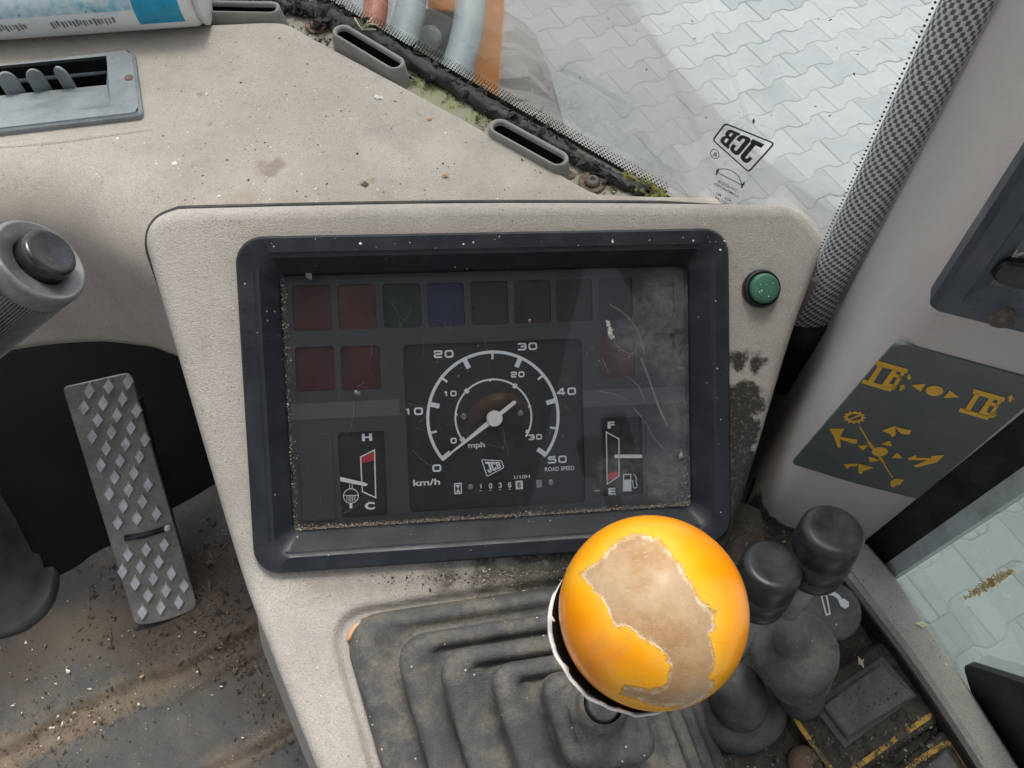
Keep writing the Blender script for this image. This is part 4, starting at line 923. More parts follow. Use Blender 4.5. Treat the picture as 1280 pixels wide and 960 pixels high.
for x0, y0, x1, y1, c in tiles:
    h = qd(x0, y0, x1, y1)
    if c not in tc: tc[c] = mat('lamp_tint', c, .38, .15, 60, .15, 900)
    nm = 'red' if c[0] > .05 and c[1] < .03 else 'blue' if c[2] > .04 else 'dark'
    obj('warning_lamp', *slab(CCF, [np.array(p) for p in h], ZF-.0035, ZF-.0016), tc[c], face, label={'red': 'dark red warning lamp', 'blue': 'navy blue warning lamp', 'dark': None}[nm])
for x0, y0, x1, y1 in ((364, 505, 500, 519), (728, 488, 856, 503)): obj('pale_strip', *poly(CCF, qd(x0, y0, x1, y1, ZF, .0003), ZF+.0003), M['gauge_strip'], face)
for q in ((372, 543, 421, 650), (806, 521, 852, 626)): obj('raised_panel', *slab(CCF, [np.array(p) for p in qd(*q)], ZF-.001, ZF+.0008, .0004), M['gauge'], face)
# ---- speedometer
spd = obj('speedometer', *slab(CCF, [np.array(p) for p in inset([np.array(p) for p in dial_r], -.0004)], ZDL-.002, ZDL), M['dial'], clu)
s4 = lambda x, y: (480+x/4, 410+y/4)
du = lambda x, y, z=ZDL: CCF.uv(*s4(x, y), z)
ctr = du(548, 447); ZP = ZDL+.0003
def pol(p): d_ = du(*p)-ctr; return np.hypot(*d_), math.atan2(d_[1], d_[0])
Ro = np.mean([pol(p)[0] for p in ((208, 430), (865, 415), (535, 105), (290, 650), (800, 625), (345, 180), (720, 190))])
a0, a1 = pol((290, 655))[1], pol((800, 628))[1]; a0 = a0+2*math.pi if a0 < 0 else a0
Ri = np.mean([pol(p)[0] for p in ((352, 430), (725, 430), (535, 252), (395, 340), (632, 272))])
arc = lambda r, A: [(ctr[0]+r*math.cos(a), ctr[1]+r*math.sin(a)) for a in A]
rad = lambda r0, r1, a: [(ctr[0]+r0*math.cos(a), ctr[1]+r0*math.sin(a)), (ctr[0]+r1*math.cos(a), ctr[1]+r1*math.sin(a))]
px_ = CLW/612
out = [stroke(CCF, arc(Ro, np.linspace(a0, a1, 90)), 4.0*px_, ZP)]
for k_ in range(11):
    a = a0+(a1-a0)*k_/10; major = k_ % 2 == 0
    out.append(stroke(CCF, rad(Ro-(13.5 if major else 9.5)*px_, Ro+(1.5*px_ if major else 0), a), (6.2 if major else 2.9)*px_, ZP+.0001))
obj('speed_scale', *merge(out), M['print'], spd)
m0, m1 = pol((398, 552))[1], pol((708, 514))[1]; m0 = m0+2*math.pi if m0 < 0 else m0
out = [stroke(CCF, arc(Ri, np.linspace(m0, m1-.14, 70)), 2.4*px_, ZP)]
for k_ in range(7):
    a = m0+(m1-m0)*k_/6
    out.append(stroke(CCF, rad(Ri-(3.5 if k_ % 2 == 0 else 2.6)*px_, Ri+(3 if k_ % 2 == 0 and k_ < 6 else 1 if k_ == 6 else 0)*px_, a), (4.6 if k_ % 2 == 0 else 2.2)*px_, ZP+.0001))
obj('mile_scale', *merge(out), M['print'], spd)
for s, x, y in (('0', 264, 700), ('10', 145, 417), ('20', 298, 130), ('30', 717, 92), ('40', 912, 317), ('50', 866, 657)):
    obj('numeral', *digits(CCF, s, du(x, y), 11.6*px_, 10.0*px_, 2.3*px_, ZP, .22), M['print'], spd)
for s, x, y in (('0', 348, 563), ('10', 328, 328), ('20', 668, 232), ('30', 756, 545)):
    obj('numeral', *digits(CCF, s, du(x, y), 8.2*px_, 7.8*px_, 1.9*px_, ZP, .22), M['print'], spd)
for s, x, y, h, w, b in (('mph', 462, 583, 7.2, 22, .02), ('km/h', 213, 770, 8.4, 35, .02), ('ROAD SPEED', 878, 702, 5.6, 40, .012), ('1/10H', 690, 743, 5, 21, .012)):
    obj('lettering', *text(CCF, s, du(x, y), h*px_, ZP, w*px_, b), M['print'], spd)
obj('printed_logo', *logo(CCF, [du(493, 661), du(584, 666), du(594, 697), du(518, 737)], ZP, 1.2*px_), M['print'], spd)
out = []
for s, x, y in (('1', 483, 790), ('0', 532, 788), ('3', 580, 785), ('6', 628, 783)): out.append(digits(CCF, s, du(x, y), 4.2*px_, 7*px_, 1.3*px_, ZP+.0005)); out.append(stroke(CCF, [du(x-6, y+23), du(x+5, y+21)], .8*px_, ZP+.0005))
hb = obj('hour_meter', *slab(CCF, [du(462, 770), du(700, 757), du(702, 808), du(464, 820)], ZDL-.0005, ZDL+.0004), flat('meter_black', (.006, .006, .006), .4), spd)
obj('meter_digits', *merge(out), M['print'], spd)
obj('tenth_drum', *poly(CCF, [du(656, 763), du(692, 761), du(694, 803), du(658, 806)][::-1], ZP+.0006), M['print'], spd)
obj('tenth_digit', *digits(CCF, '6', du(675, 783), 4.2*px_, 7*px_, 1.3*px_, ZP+.0009), M['dial'], spd)
out = [stroke(CCF, [du(353, 778), du(386, 776), du(387, 826), du(354, 828)], 1.5*px_, ZP, True), poly(CCF, [du(358, 784), du(381, 783), du(370, 803)][::-1], ZP), poly(CCF, [du(359, 822), du(382, 821), du(370, 803)], ZP)]
obj('hourglass_symbol', *merge(out), M['print'], spd)
obj('pale_window', *poly(CCF, [du(760, 760), du(789, 758), du(791, 795), du(762, 798)][::-1], ZP), flat('pale_grey_ink', (.33, .35, .34)), spd)
for x, y, rr in ((399, 443, 5), (683, 427, 4.6), (432, 796, 4.6), (835, 773, 4.8)):
    c = du(x, y); fr = Frame(CCF.w(c[0], c[1], ZDL), CCF.X, CCF.Z); so_ = obj('screw', *lathe(fr, [(0, rr*px_), (.0005, rr*px_*.95), (.0009, rr*px_*.6), (.0009, .00005)], 20), M['steel'], spd, True)
nd = pol((300, 645))[1]; r_t = np.linalg.norm(du(300, 645)-ctr)
dv, pv_ = np.array([math.cos(nd), math.sin(nd)]), np.array([-math.sin(nd), math.cos(nd)])
ZN = ZDL+.0045; nl = [ctr+dv*r_t+pv_*.6*px_, ctr+dv*9*px_+pv_*3.2*px_, ctr-dv*9*px_+pv_*2.6*px_, ctr-dv*34*px_+pv_*2.4*px_, ctr-dv*36*px_, ctr-dv*34*px_-pv_*2.4*px_, ctr-dv*9*px_-pv_*2.6*px_, ctr+dv*9*px_-pv_*3.2*px_, ctr+dv*r_t-pv_*.6*px_]
obj('needle', *slab(CCF, nl, ZN, ZN+.0008), M['needle'], spd)
fr = Frame(CCF.w(ctr[0], ctr[1], ZDL), CCF.X, CCF.Z); obj('needle_hub', *lathe(fr, [(0, 4*px_), (.0044, 4*px_), (.0044, 10.5*px_), (.0060, 10.6*px_), (.0066, 10*px_), (.0066, .0001)], 36), M['needle'], spd)
# ---- temperature gauge
g8 = lambda x, y, z=ZF-.003: CCF.uv(290+x/3.84, 480+y/3.84, z)
ZT = ZF-.003
tg = obj('temperature_gauge', *slab(CCF, [np.array(p) for p in lgq], ZT-.002, ZT), M['dial'], clu)
obj('gauge_scale', *stroke(CCF, [g8(617, 350), g8(684, 316), g8(690, 545), g8(626, 516)], 1.6*px_, ZT+.0003, True), M['print'], tg)
obj('red_zone', *poly(CCF, [g8(621, 352), g8(682, 322), g8(683, 366), g8(622, 380)][::-1], ZT+.0005), M['red'], tg)
obj('lettering', *text(CCF, 'H', g8(648, 254), 9.2*px_, ZT+.0003, 13*px_, .05), M['print'], tg); obj('lettering', *text(CCF, 'C', g8(662, 583), 9.2*px_, ZT+.0003, 13*px_, .05), M['print'], tg)
obj('needle', *slab(CCF, [g8(508, 443, ZT+.002), g8(510, 464, ZT+.002), g8(640, 490, ZT+.002), g8(653, 483, ZT+.002), g8(640, 474, ZT+.002)], ZT+.0016, ZT+.0024), M['needle'], tg)
c = g8(571, 537); out = [stroke(CCF, [(c[0]+9.5*px_*math.cos(a), c[1]+9.5*px_*math.sin(a)) for a in np.linspace(0, 2*math.pi, 30, endpoint=False)], 1.1*px_, ZT+.0003, True)]
out += [stroke(CCF, [g8(536, 535), g8(606, 534)], 1.0*px_, ZT+.0003)]+[stroke(CCF, [g8(x, 537), g8(x, 566-abs(x-571)*.35)], .9*px_, ZT+.0003) for x in (552, 562, 571, 580, 590)]
out += [stroke(CCF, [g8(565, 478), g8(565, 500), ], .9*px_, ZT+.0003), stroke(CCF, [g8(577, 478), g8(577, 500)], .9*px_, ZT+.0003), stroke(CCF, [g8(571, 572), g8(571, 596)], 3.6*px_, ZT+.0003)]
obj('thermometer_symbol', *merge(out), M['print'], tg)
# ---- fuel gauge
f7 = lambda x, y, z=ZT: CCF.uv(740+x/6.857, 510+y/6.857, z)
fg = obj('fuel_gauge', *slab(CCF, [np.array(p) for p in rgq], ZT-.002, ZT), M['dial'], clu)
obj('gauge_scale', *stroke(CCF, [f7(122, 206), f7(230, 264), f7(231, 582), f7(130, 652)], 1.5*px_, ZT+.0003, True), M['print'], fg)
obj('red_zone', *poly(CCF, [f7(134, 560), f7(224, 536), f7(225, 580), f7(136, 632)][::-1], ZT+.0005), M['red'], fg)
obj('lettering', *text(CCF, 'F', f7(162, 143), 9*px_, ZT+.0003, 9.5*px_, .05), M['print'], fg); obj('lettering', *text(CCF, 'E', f7(170, 712), 9*px_, ZT+.0003, 10*px_, .05), M['print'], fg)
obj('needle', *slab(CCF, [f7(185, 412, ZT+.002), f7(200, 398, ZT+.002), f7(445, 400, ZT+.002), f7(445, 428, ZT+.002), f7(200, 428, ZT+.002)], ZT+.0016, ZT+.0026), M['needle'], fg)
out = [poly(CCF, [f7(265, 565), f7(335, 563), f7(337, 705), f7(343, 712), f7(258, 714), f7(264, 706)][::-1], ZT+.0003, [[f7(274, 575), f7(326, 574), f7(327, 612), f7(275, 614)]])]
out += [stroke(CCF, [f7(*p) for p in catmull([(337, 620), (348, 625), (352, 670), (362, 684), (380, 682), (386, 660), (376, 630), (380, 605), (368, 580), (352, 566)], 4)], 1.1*px_, ZT+.0003)]
obj('fuel_pump_symbol', *merge(out), M['print'], fg)
# ---- dust packed along the lens edge, fine scratches, flecks
LW, LH = CLW-.0446, CLH-.0446
def lens_edge(r):
    if r.random() < .74: x = r.uniform(-LW/2, LW/2); y = -LH/2+abs(r.normal(0, .0013))
    elif r.random() < .6: x = -LW/2+abs(r.normal(0, .0018)); y = r.uniform(-LH/2, LH/2)
    else: x = LW/2-abs(r.exponential(.006)); y = -LH/2+abs(r.exponential(.010))
    return CCF.w(x, y, ZG), CCF.Z
stuff(obj('lens_dust', *chips(5200, lens_edge, .00023, .4, 51, 1.3), M['sand_bits'], clu))
z7 = lambda x, y: CCF.uv(600+x/3.84, 280+y/3.84, ZG)
scr = [([(620, 385), (690, 430), (750, 500), (790, 620)], 1.6), ([(770, 640), (810, 740), (850, 860), (900, 970)], 2.6), ([(735, 880), (790, 950), (830, 1020), (882, 1080)], 1.4), ([(700, 725), (760, 780), (790, 850)], 1.2), ([(640, 560), (680, 605), (730, 622), (745, 600)], .9), ([(585, 640), (600, 680), (615, 715)], 1.0), ([(560, 800), (640, 815), (700, 840)], 1.0)]
obj('lens_scratches', *merge([stroke(CCF, [z7(*p) for p in catmull(s_, 8)], w_*px_, ZG+.0003) for s_, w_ in scr]), M['film'], clu)
stuff(obj('dried_splash', *chips(130, lambda r: (CCF.w(*(z7(612+22*(t_ := r.beta(1.2, 1.4))+r.normal(0, 2+7*t_), 462+92*t_)), ZG), CCF.Z), .00045, .35, 57, 1.5), island_mat('splash_bits', [(.46, .45, .38), (.36, .35, .29), (.52, .50, .44)]), clu))
hr = np.random.default_rng(77); hl = []
for _ in range(70):
    x0, y0, a_h, l_h = hr.uniform(-LW*.48, LW*.48), hr.uniform(-LH*.48, LH*.45), hr.normal(.9, .9), abs(hr.normal(.012, .012))
    q_ = [(x0+l_h*u*math.cos(a_h+u*.4), y0+l_h*u*math.sin(a_h+u*.4)) for u in np.linspace(0, 1, 5)]
    if all(abs(x) < LW*.495 and abs(y) < LH*.495 for x, y in q_): hl.append(stroke(CCF, q_, hr.uniform(.00010, .00022), ZG+.0002))
stuff(obj('hairline_scratches', *merge(hl), M['film'], clu))
out = []
for x, y in ((240, 470), (601, 658-100+260), (965, 345+770)): pass
for X, Y, r_ in ((662, 402, .0013), (446, 491, .0016), (850, 570, .0014), (385, 346, .0008), (746, 614, .0010)):
    p = CCF.uv(X, Y, ZG); out.append(chips(4, lambda r, p=p: (CCF.w(p[0]+r.normal(0, .0005), p[1]+r.normal(0, .0005), ZG), CCF.Z), r_*.7, .6, int(X)))
stuff(obj('dried_drips', *merge(out), M['sand_bits'], clu))
def on_bezel(r):
    i_ = r.uniform(.0015, .0095); s_ = r.random()
    if s_ < .4: x, y = r.uniform(-CLW/2+.01, CLW/2-.01), CLH/2-i_
    elif s_ < .8: x, y = CLW/2-i_, r.uniform(-CLH/2+.02, CLH/2-.004)
    else: x, y = CLW/2-.012+r.normal(0, .005), CLH/2-.007+r.normal(0, .003); x = min(x, CLW/2-.004); y = min(y, CLH/2-.003)
    return CCF.w(x, y, .0058), CCF.Z
stuff(obj('bezel_flecks', *chips(60, on_bezel, .0004, .25, 61, 1.3), M['fleck'], clu))

# ---------------- green push button
c = hit(950, 361, CLF.O, CLF.Z); BF = Frame(c, CLF.X, CLF.Z)
btn = thing('push_button', 'round green push button in black ring beside the cluster', 'button', frame=BF)
obj('ring', *lathe(BF, [(-.002, .0122), (.003, .0122), (.0052, .0114), (.0052, .0103), (.003, .0100), (.002, .0001)], 40), M['knob_black'], btn, True)
obj('cap', *lathe(BF, [(.001, .0096), (.0066, .0096), (.0080, .0092), (.0086, .0080), (.0086, .0040), (.0086, .0001)], 40), M['green'], btn, True)
stuff(obj('flecks', *chips(7, lambda r: (BF.w(*(r.normal(0, .0045, 2)), .0088), BF.Z), .0005, .4, 71, 1.2), M['fleck'], btn))

# ================================================================= GEAR LEVER
gl = thing('gear_lever', 'gear lever with worn yellow ball knob rising from stepped grey gaiter', 'gear lever', frame=GF0)
def gp_(px, py, hgt): return lo_uv(px, py, hgt)
rg = []
hs_ = [0, .020, .038, .055, .078]                       # height of each step
sp_ = [(461, 872, 739), (518, 856, 767), (565, 842, 791), (624, 825, 812), (683, 800, 832)]   # left, right (at y=880) and top of every step, photo px
stp = []
for h, (xl, xr, yt) in zip(hs_, sp_):
    l, r, t = gp_(xl, 880, h), gp_(xr, 880, h), gp_((xl+xr)/2+20, yt, h); hw = (r[0]-l[0])/2; stp.append((h, (l[0]+r[0])/2, t[1]-hw*.98, hw))
rings = []
for k_, (h, cx, cy, hw) in enumerate(stp):
    yk = gp_((sp_[k_][0]+sp_[k_][1])/2, 880, h)[1]; r_ = hw*(.25, .26, .28, .32, .5)[k_]; prevh = stp[k_-1][0] if k_ else -.008
    if k_ == 0: seq = [(-.006, 1.005), (.0, 1.0), (.004, .985), (.0065, .955), (.0072, .92)]
    else:
        top = h+.0072; b_ = stp[k_-1][0]+.0072
        w1 = .0028/hw; seq = [(b_-.0030, 1+1.5*w1), (b_-.0042, 1+.4*w1), (b_-.0030, 1-.5*w1), (b_+(top-b_)*.35, 1-.4*w1), (b_+(top-b_)*.70, 1.0), (b_+(top-b_)*.88, 1-.25*w1), (b_+(top-b_)*.97, 1-.9*w1), (top, 1-2*w1), (top-.0006, 1-3.4*w1)]
    for z, s_ in seq: rings.append([GF0.w(x-KS*(y-yk), y, z) for x, y in rrect(2*hw*s_, 2*hw*s_, r_*s_, 9, cx, cy)])
hT = stp[-1][0]+.0072; cx, cy, hw = stp[-1][1:]; cx = cx-KS*(cy-yk)
KC = P(815, 763, .262); KR = .0318
shaft_lo = GF0.w(cx+.001, cy+.004, hT-.004); KZ = nrm(KC-shaft_lo)
AF = axis_frame(shaft_lo, KC)
for z, s_ in ((hT+.0004, .70), (hT+.0012, .60), (hT+.004, .545), (hT+.009, .52), (hT+.0115, .47), (hT+.0118, .415)): 
    kl = [KZ@GF0.X, KZ@GF0.Y, KZ@GF0.Z]; q_ = (z-(hT-.004))/kl[2]; rings.append([GF0.w(x, y, z) for x, y in rrect(2*hw*s_, 2*hw*s_, hw*s_*.97, 9, cx+.001+kl[0]*q_, cy+.004+kl[1]*q_)])
V, Fc = loft(rings, True); obj('gaiter', V, Fc, M['gaiter'], gl, True)
Ls = np.linalg.norm(KC-shaft_lo)
obj('shaft', *lathe(AF, [(-.01, .0085), (.012, .0085), (.013, .0078), (Ls-.01, .0078)], 32), mat('grey_shaft', (.14, .14, .14), .5, .15, 60, .2, dust=.3), gl, True)
# ball: worn cap over a white cup
worn = [(230, 335), (300, 285), (380, 205), (465, 155), (560, 190), (600, 245), (655, 300), (670, 350), (730, 440), (795, 500), (800, 560), (770, 600), (790, 650), (795, 720), (770, 790), (800, 790), (770, 850), (690, 895), (600, 900), (500, 880), (400, 845), (410, 815), (470, 830), (530, 845), (590, 815), (625, 745), (590, 690), (520, 625), (440, 560), (380, 550), (345, 470), (270, 375)]
worn = np.array([(660+x/3.43, 620+y/3.43) for x, y in worn])
def sdist(p):
    d2 = 1e9; ins = False; n = len(worn)
    for i in range(n):
        a, b = worn[i], worn[(i+1) % n]; ab = b-a; t = max(0, min(1, ((p-a)@ab)/(ab@ab))); d2 = min(d2, ((p-a-ab*t)**2).sum())
        if (a[1] > p[1]) != (b[1] > p[1]) and p[0] < (b[0]-a[0])*(p[1]-a[1])/(b[1]-a[1])+a[0]: ins = not ins
    return (1 if ins else -1)*math.sqrt(d2)
BKF = Frame(KC, AF.X, AF.Z); prof = []
for a in np.linspace(-38, 89.5, 90): prof.append((KR*1.04*math.sin(math.radians(a)), KR*math.cos(math.radians(a))))
V, Fc = lathe(BKF, prof, 128, True, True)
kb = obj('knob_cap', V, Fc, M['knob'], gl, True)
at = kb.data.attributes.new('worn', 'FLOAT', 'POINT'); vals = []
for v in V:
    x, y, d_ = proj(v); nv = nrm(v-KC)
    vals.append((sdist(np.array([x, y]))+1)/100 if nv@nrm(CAM-KC) > -.25 else -.9)
at.data.foreach_set('value', np.array(vals, dtype=np.float32))
cupF = Frame(KC-AF.Z*.0015+nrm(P(700, 800, .262)-KC)*.0042, AF.X, AF.Z); prof = [(-.0305, .0120), (-.0275, .0175), (-.0215, .0262), (-.0145, .0300), (-.007, .0318), (-.0062, .0311), (-.0145, .0290), (-.021, .0250)]
_cd = nrm(P(705, 845, .262)-KC); ac = math.atan2(_cd@cupF.Y, _cd@cupF.X); crng = np.random.default_rng(3); cols = []
for u in np.linspace(-1, 1, 90):
    a_ = ac+u*1.75; tap = (1-abs(u)**3); jag = .0012*math.sin(a_*9)+.0009*math.sin(a_*23+1)+crng.normal(0, .00025)
    pr_ = [(-.0290, .0145), (-.0255, .0200), (-.0200, .0262), (-.0200+.0130*tap+jag, .0262+.0052*tap), (-.0196+.0130*tap+jag, .0254+.0052*tap), (-.0200, .0248)]
    cols.append([cupF.w(r*math.cos(a_), r*math.sin(a_), t) for t, r in pr_])
V, Fc = loft(cols, False); obj('torn_cup', V, Fc, M['white'], gl, True)
cupI = [(-.0255, .0105), (-.0225, .0185), (-.016, .0260), (-.008, .0296)]
obj('cup_lining', *lathe(cupF, cupI, 64, True, False), M['blackclean'], gl, True)

# ================================================================= SIDE CONSOLE, LEVERS, SWITCHES
ZS = -.520
side = thing('side_console', 'grimy black side console with beige sill under the side window', 'side console', onz(1050, 850, ZS))
nX, nY = 60, 60; ox = onz(870, 630, ZS); V = []
A_, B_, C_, D_ = onz(860, 600, ZS), onz(1080, 690, ZS), onz(1330, 1060, ZS), onz(780, 1060, ZS)
for j in range(nY):
    for i in range(nX):
        s, t = i/(nX-1), j/(nY-1); p = (A_*(1-s)+B_*s)*(1-t)+(D_*(1-s)+C_*s)*t; V.append(p+np.array([0, 0, rng.normal(0, .0005)]))
obj('tray', V, [(j*nX+i, j*nX+nX+i, j*nX+nX+i+1, j*nX+i+1) for j in range(nY-1) for i in range(nX-1)], M['dirt'], side, True)
zsl = -.492
sl0 = [onz(*p, zsl) for p in ((1052, 706), (1084, 676), (1118, 715), (1200, 838), (1276, 958), (1345, 1070), (1300, 1080), (1236, 962), (1150, 833))]
pz = Frame((0, 0, H+zsl), (1, 0, 0), (0, 0, 1)); pts = roundpoly([np.array(p[:2]) for p in sl0], [.002, .003, .02, .02, .02, .02, .02, .02, .02], 4)
obj('sill_core', *slab(pz, [p for p in inset([np.array(q) for q in pts], .0015)], -.11, -.010, 0), M['blackclean'], side)
obj('sill', *slab(pz, pts, -.010, 0, .0028), mat('dusty_sill_plastic', (.36, .34, .315), .75, .12, 25, .5, 1400, dust=.35, dustcol=(.40, .36, .29), specks=.5, darks=.8), side)
ch = [onz(*p, ZS+.0025) for p in ((1036, 712), (1066, 722), (1150, 840), (1232, 972), (1290, 1075), (1250, 1075), (1196, 968), (1115, 840))]
pz2 = Frame((0, 0, H+ZS), (1, 0, 0), (0, 0, 1))
obj('channel', *slab(pz2, [np.array(p[:2]) for p in ch], .0005, .003, 0), M['blackclean'], side)
def on_tray(r):
    while True:
        x, y = r.uniform(890, 1120), r.uniform(650, 960)
        if x < 1040+(y-690)*.68: return onz(x, y, ZS), (0, 0, 1)
M['grime_bits'] = island_mat('grime_bits', [(.05, .042, .034), (.085, .07, .052), (.03, .026, .022), (.12, .10, .075), (.045, .038, .03), (.065, .055, .042), (.035, .03, .025), (.22, .19, .14)])
stuff(obj('grime', *chips(2200, on_tray, .0006, .6, 81, 1.3), M['grime_bits'], side)); stuff(obj('chaff', *chips(70, on_tray, .00055, .3, 82, 2.5), M['crumbs'], side))
# wall under the sill down to the floor
w0, w1 = S0+SF.Z*.012, S0+SD*.6+SF.Z*.012
V = []
for p in (w0-SD*.1, w1): 
    for z in (zf-.02, H+zsl-.06): V.append((p[0], p[1], z))
    for z in (zf-.02, H+zsl-.06): V.append((p[0]-SF.Z[0]*.03, p[1]-SF.Z[1]*.03, z))
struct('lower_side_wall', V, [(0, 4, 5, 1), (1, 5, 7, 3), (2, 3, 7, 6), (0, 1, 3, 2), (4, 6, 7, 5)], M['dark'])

def lobes(fr, spec, n=40):
    """stack of rounded rubber lobes: (z centre, half height, radius)"""
    prof = []
    for z, hh, r in spec:
        for a in np.linspace(-90, 90, 11): a = math.radians(a); prof.append((z+hh*math.sin(a), r*(.80+.20*math.cos(a)**.6 if abs(math.cos(a)) > 1e-6 else .80)))
    return lathe(fr, prof, n, True, True)
def knob_prof(L, r): return [(0, r*.86), (.001, r*.95), (L*.22, r*.985), (L*.225, r*.955), (L*.24, r*.955), (L*.245, r*1.0), (L*.52, r*1.01), (L*.525, r*.98), (L*.54, r*.98), (L*.545, r*1.005), (L*.86, r*.99), (L*.93, r*.965), (L*.97, r*.90), (L*.99, r*.80), (L*.995, r*.70), (L*.99, r*.5), (L*.985, r*.001)]
def lever(label, top, knobend, boottop, L, r):
    kt, ke = P(*top), P(*knobend); dirv = nrm(kt-ke); base = kt-dirv*L; fr = Frame(base, np.cross(dirv, [0, 0.2, 1]), dirv)
    t = thing('control_lever', label, 'lever', frame=fr, group='small black control levers beside the gear lever')
    obj('knob', *lathe(fr, knob_prof(L, r), 48), M['knob_black'], t, True)
    bt = P(*boottop); obj('shaft', *tube([base+dirv*.004, base*.5+bt*.5, bt-nrm(base-bt)*.012], [r*.50, r*.46, r*.46], 24), mat('grey_lever_sleeve', (.17, .17, .16), .6, .15, 60, .3, dust=.35), t, True)
    return t
t1 = lever('short black control lever nearest the yellow ball knob', (967, 704, .330), (938, 764, .359), (922, 802, .41), .0315, .0133)
bf = Frame(P(924, 868, .474), (1, 0, 0), nrm(P(912, 812, .43)-P(924, 868, .474)))
fr = Frame(onz(926, 893, ZS), nrm([.95, .35, 0]), (0, 0, 1))
obj('boot', *merge([lathe(fr, [(0, .0265), (.004, .0275), (.010, .0268), (.014, .0235), (.0165, .019), (.017, .001)], 48, sx=1.0, sy=.82), lathe(Frame(onz(926, 893, ZS)+np.array([-.004, .004, .012]), (1, 0, 0), nrm(P(920, 806, .415)-onz(926, 893, ZS)-np.array([-.004, .004, .012]))), [(0, .017), (.010, .0175), (.022, .016), (.031, .0135), (.036, .010), (.037, .001)], 40)]), M['boot'], t1, True)
t2 = lever('taller black control lever with stacked rubber boot beside the pillar trim', (1043, 660, .322), (1008, 725, .352), (990, 752, .385), .0345, .0135)
b0, b1 = P(1001, 868, .470), P(984, 762, .393); fr = axis_frame(b0, b1); Lb = np.linalg.norm(b1-b0)
obj('boot', *lathe(fr, [(-.006, .0136), (.004, .0142), (.016, .0140), (.0215, .0128), (.0235, .0105), (.026, .0108), (.028, .0165), (.031, .0190), (.042, .0196), (.0475, .0182), (.0495, .0140), (.052, .0140), (.0535, .0205), (.0565, .0232), (.064, .0236), (.0685, .0226), (.0715, .0195), (.073, .012), (.076, .0098), (.086, .0090), (.086, .001)], 48), M['boot'], t2, True)
cpw = P(1042, 763, .447); fr = Frame(cpw, nrm([1, .15, 0]), nrm([-.05, -.22, 1]))
cap = thing('lever_cap', 'round black rubber cap marked with a white lever pictogram', 'cap', frame=fr)
obj('cap_body', *lathe(fr, [(-.07, .010), (-.012, .010), (-.0115, .0150), (-.009, .0165), (-.003, .0168), (-.0008, .0160), (0, .0145), (.0002, .0001)], 48), M['boot'], cap, True)
l3 = lambda x, y: fr.uv(960+x/4, 720+y/4, .0006)
obj('pictogram', *merge([stroke(fr, [l3(258, 66), l3(286, 64), l3(310, 188), l3(292, 194)], .0009, .0006, True), stroke(fr, [l3(270, 98), l3(292, 96)], .0008, .0006), stroke(fr, [l3(*p) for p in catmull([(304, 84), (330, 90), (352, 105), (366, 128)], 5)], .0024, .0006), poly(fr, [l3(*p) for p in ((350, 120), (380, 112), (404, 130), (405, 152), (385, 164), (362, 150))][::-1], .0007)]), flat('worn_white_ink', (.55, .57, .57), .7), cap)
# rocker switches on yellow-lined plates
zr = ZS+.010
RF = Frame((0, 0, H+zr), (1, 0, 0), (0, 0, 1)); r4 = lambda x, y, z=0.: RF.uv(960+x/4, 720+y/4, z)
rk = thing('rocker_switch', 'large dusty grey rocker switch on yellow lined black plate', 'switch', onz(1080, 860, zr))
pl = [r4(*p) for p in ((92, 672), (330, 480), (575, 322), (700, 470), (868, 690), (850, 730), (430, 1010), (330, 1000))]
obj('plate', *slab(RF, roundpoly(pl, .004, 3), -.011, 0, .0012), M['dirt'], rk)
yl = [[(130, 700), (170, 765), (330, 985)], [(612, 352), (700, 480), (845, 672)], [(845, 675), (640, 815), (415, 975)]]
obj('yellow_line', *merge([stroke(RF, [r4(*p, .0005) for p in roundpoly(l, 4, 3, False)], .0030, .0005) for l in yl]), M['yellow'], rk)
M['rocker'] = mat('dusty_rocker', (.085, .09, .092), .75, .18, 40, .5, 900, dust=.6, dustcol=(.15, .145, .13), specks=.6)
obj('surround', *slab(RF, [r4(*p, .002) for p in ((215, 640), (572, 398), (745, 600), (385, 862))], 0, .0024, .0006), M['rocker'], rk)
obj('rocker', *slab(RF, [r4(*p, .007) for p in ((275, 645), (560, 440), (738, 598), (400, 805))], .002, .0075, .0010), M['rocker'], rk)
stuff(obj('grit', *merge([chips(200, lambda r: (RF.w(*r4(r.uniform(330, 690), r.uniform(480, 720), .0075), .0076), (0, 0, 1)), .0003, .5, 84), chips(420, lambda r: (RF.w(*r4(r.uniform(200, 840), r.uniform(690, 960), .0002), .0003), (0, 0, 1)), .0006, .6, 85)]), M['grime_bits'], rk))
rk2 = thing('rocker_switch', 'yellow lined switch plate at the lower end of the side console', 'switch', onz(1200, 960, zr))
pl = [r4(*p) for p in ((600, 1010), (720, 900), (880, 772), (925, 800), (1080, 1040), (960, 1150), (700, 1180))]
obj('plate', *slab(RF, roundpoly(pl, .004, 3), -.011, -.0005, .0012), M['dirt'], rk2)
obj('yellow_line', *stroke(RF, [r4(*p) for p in roundpoly([(640, 1015), (760, 915), (895, 832), (930, 850), (1010, 975), (1060, 1070)], 12, 3, False)], .0030, .0003), M['yellow'], rk2)
obj('rocker', *slab(RF, [r4(*p, .003) for p in ((690, 1060), (800, 950), (890, 870), (985, 1000), (880, 1100))], -.0005, .004, .001), M['rocker'], rk2)
fr = Frame(onz(1004, 955, ZS), (1, 0, 0), (0, 0, 1)); bo = thing('rusty_bolt', 'rusty dome headed bolt on the side console beside the switch plate', 'bolt', frame=fr)
obj('bolt_head', *lathe(fr, [(0, .0105), (.005, .0103), (.0085, .0085), (.0102, .005), (.0106, .0005)], 32), mat('brown_rust', (.15, .095, .065), .85, .3, 150, .7, 700), bo, True)
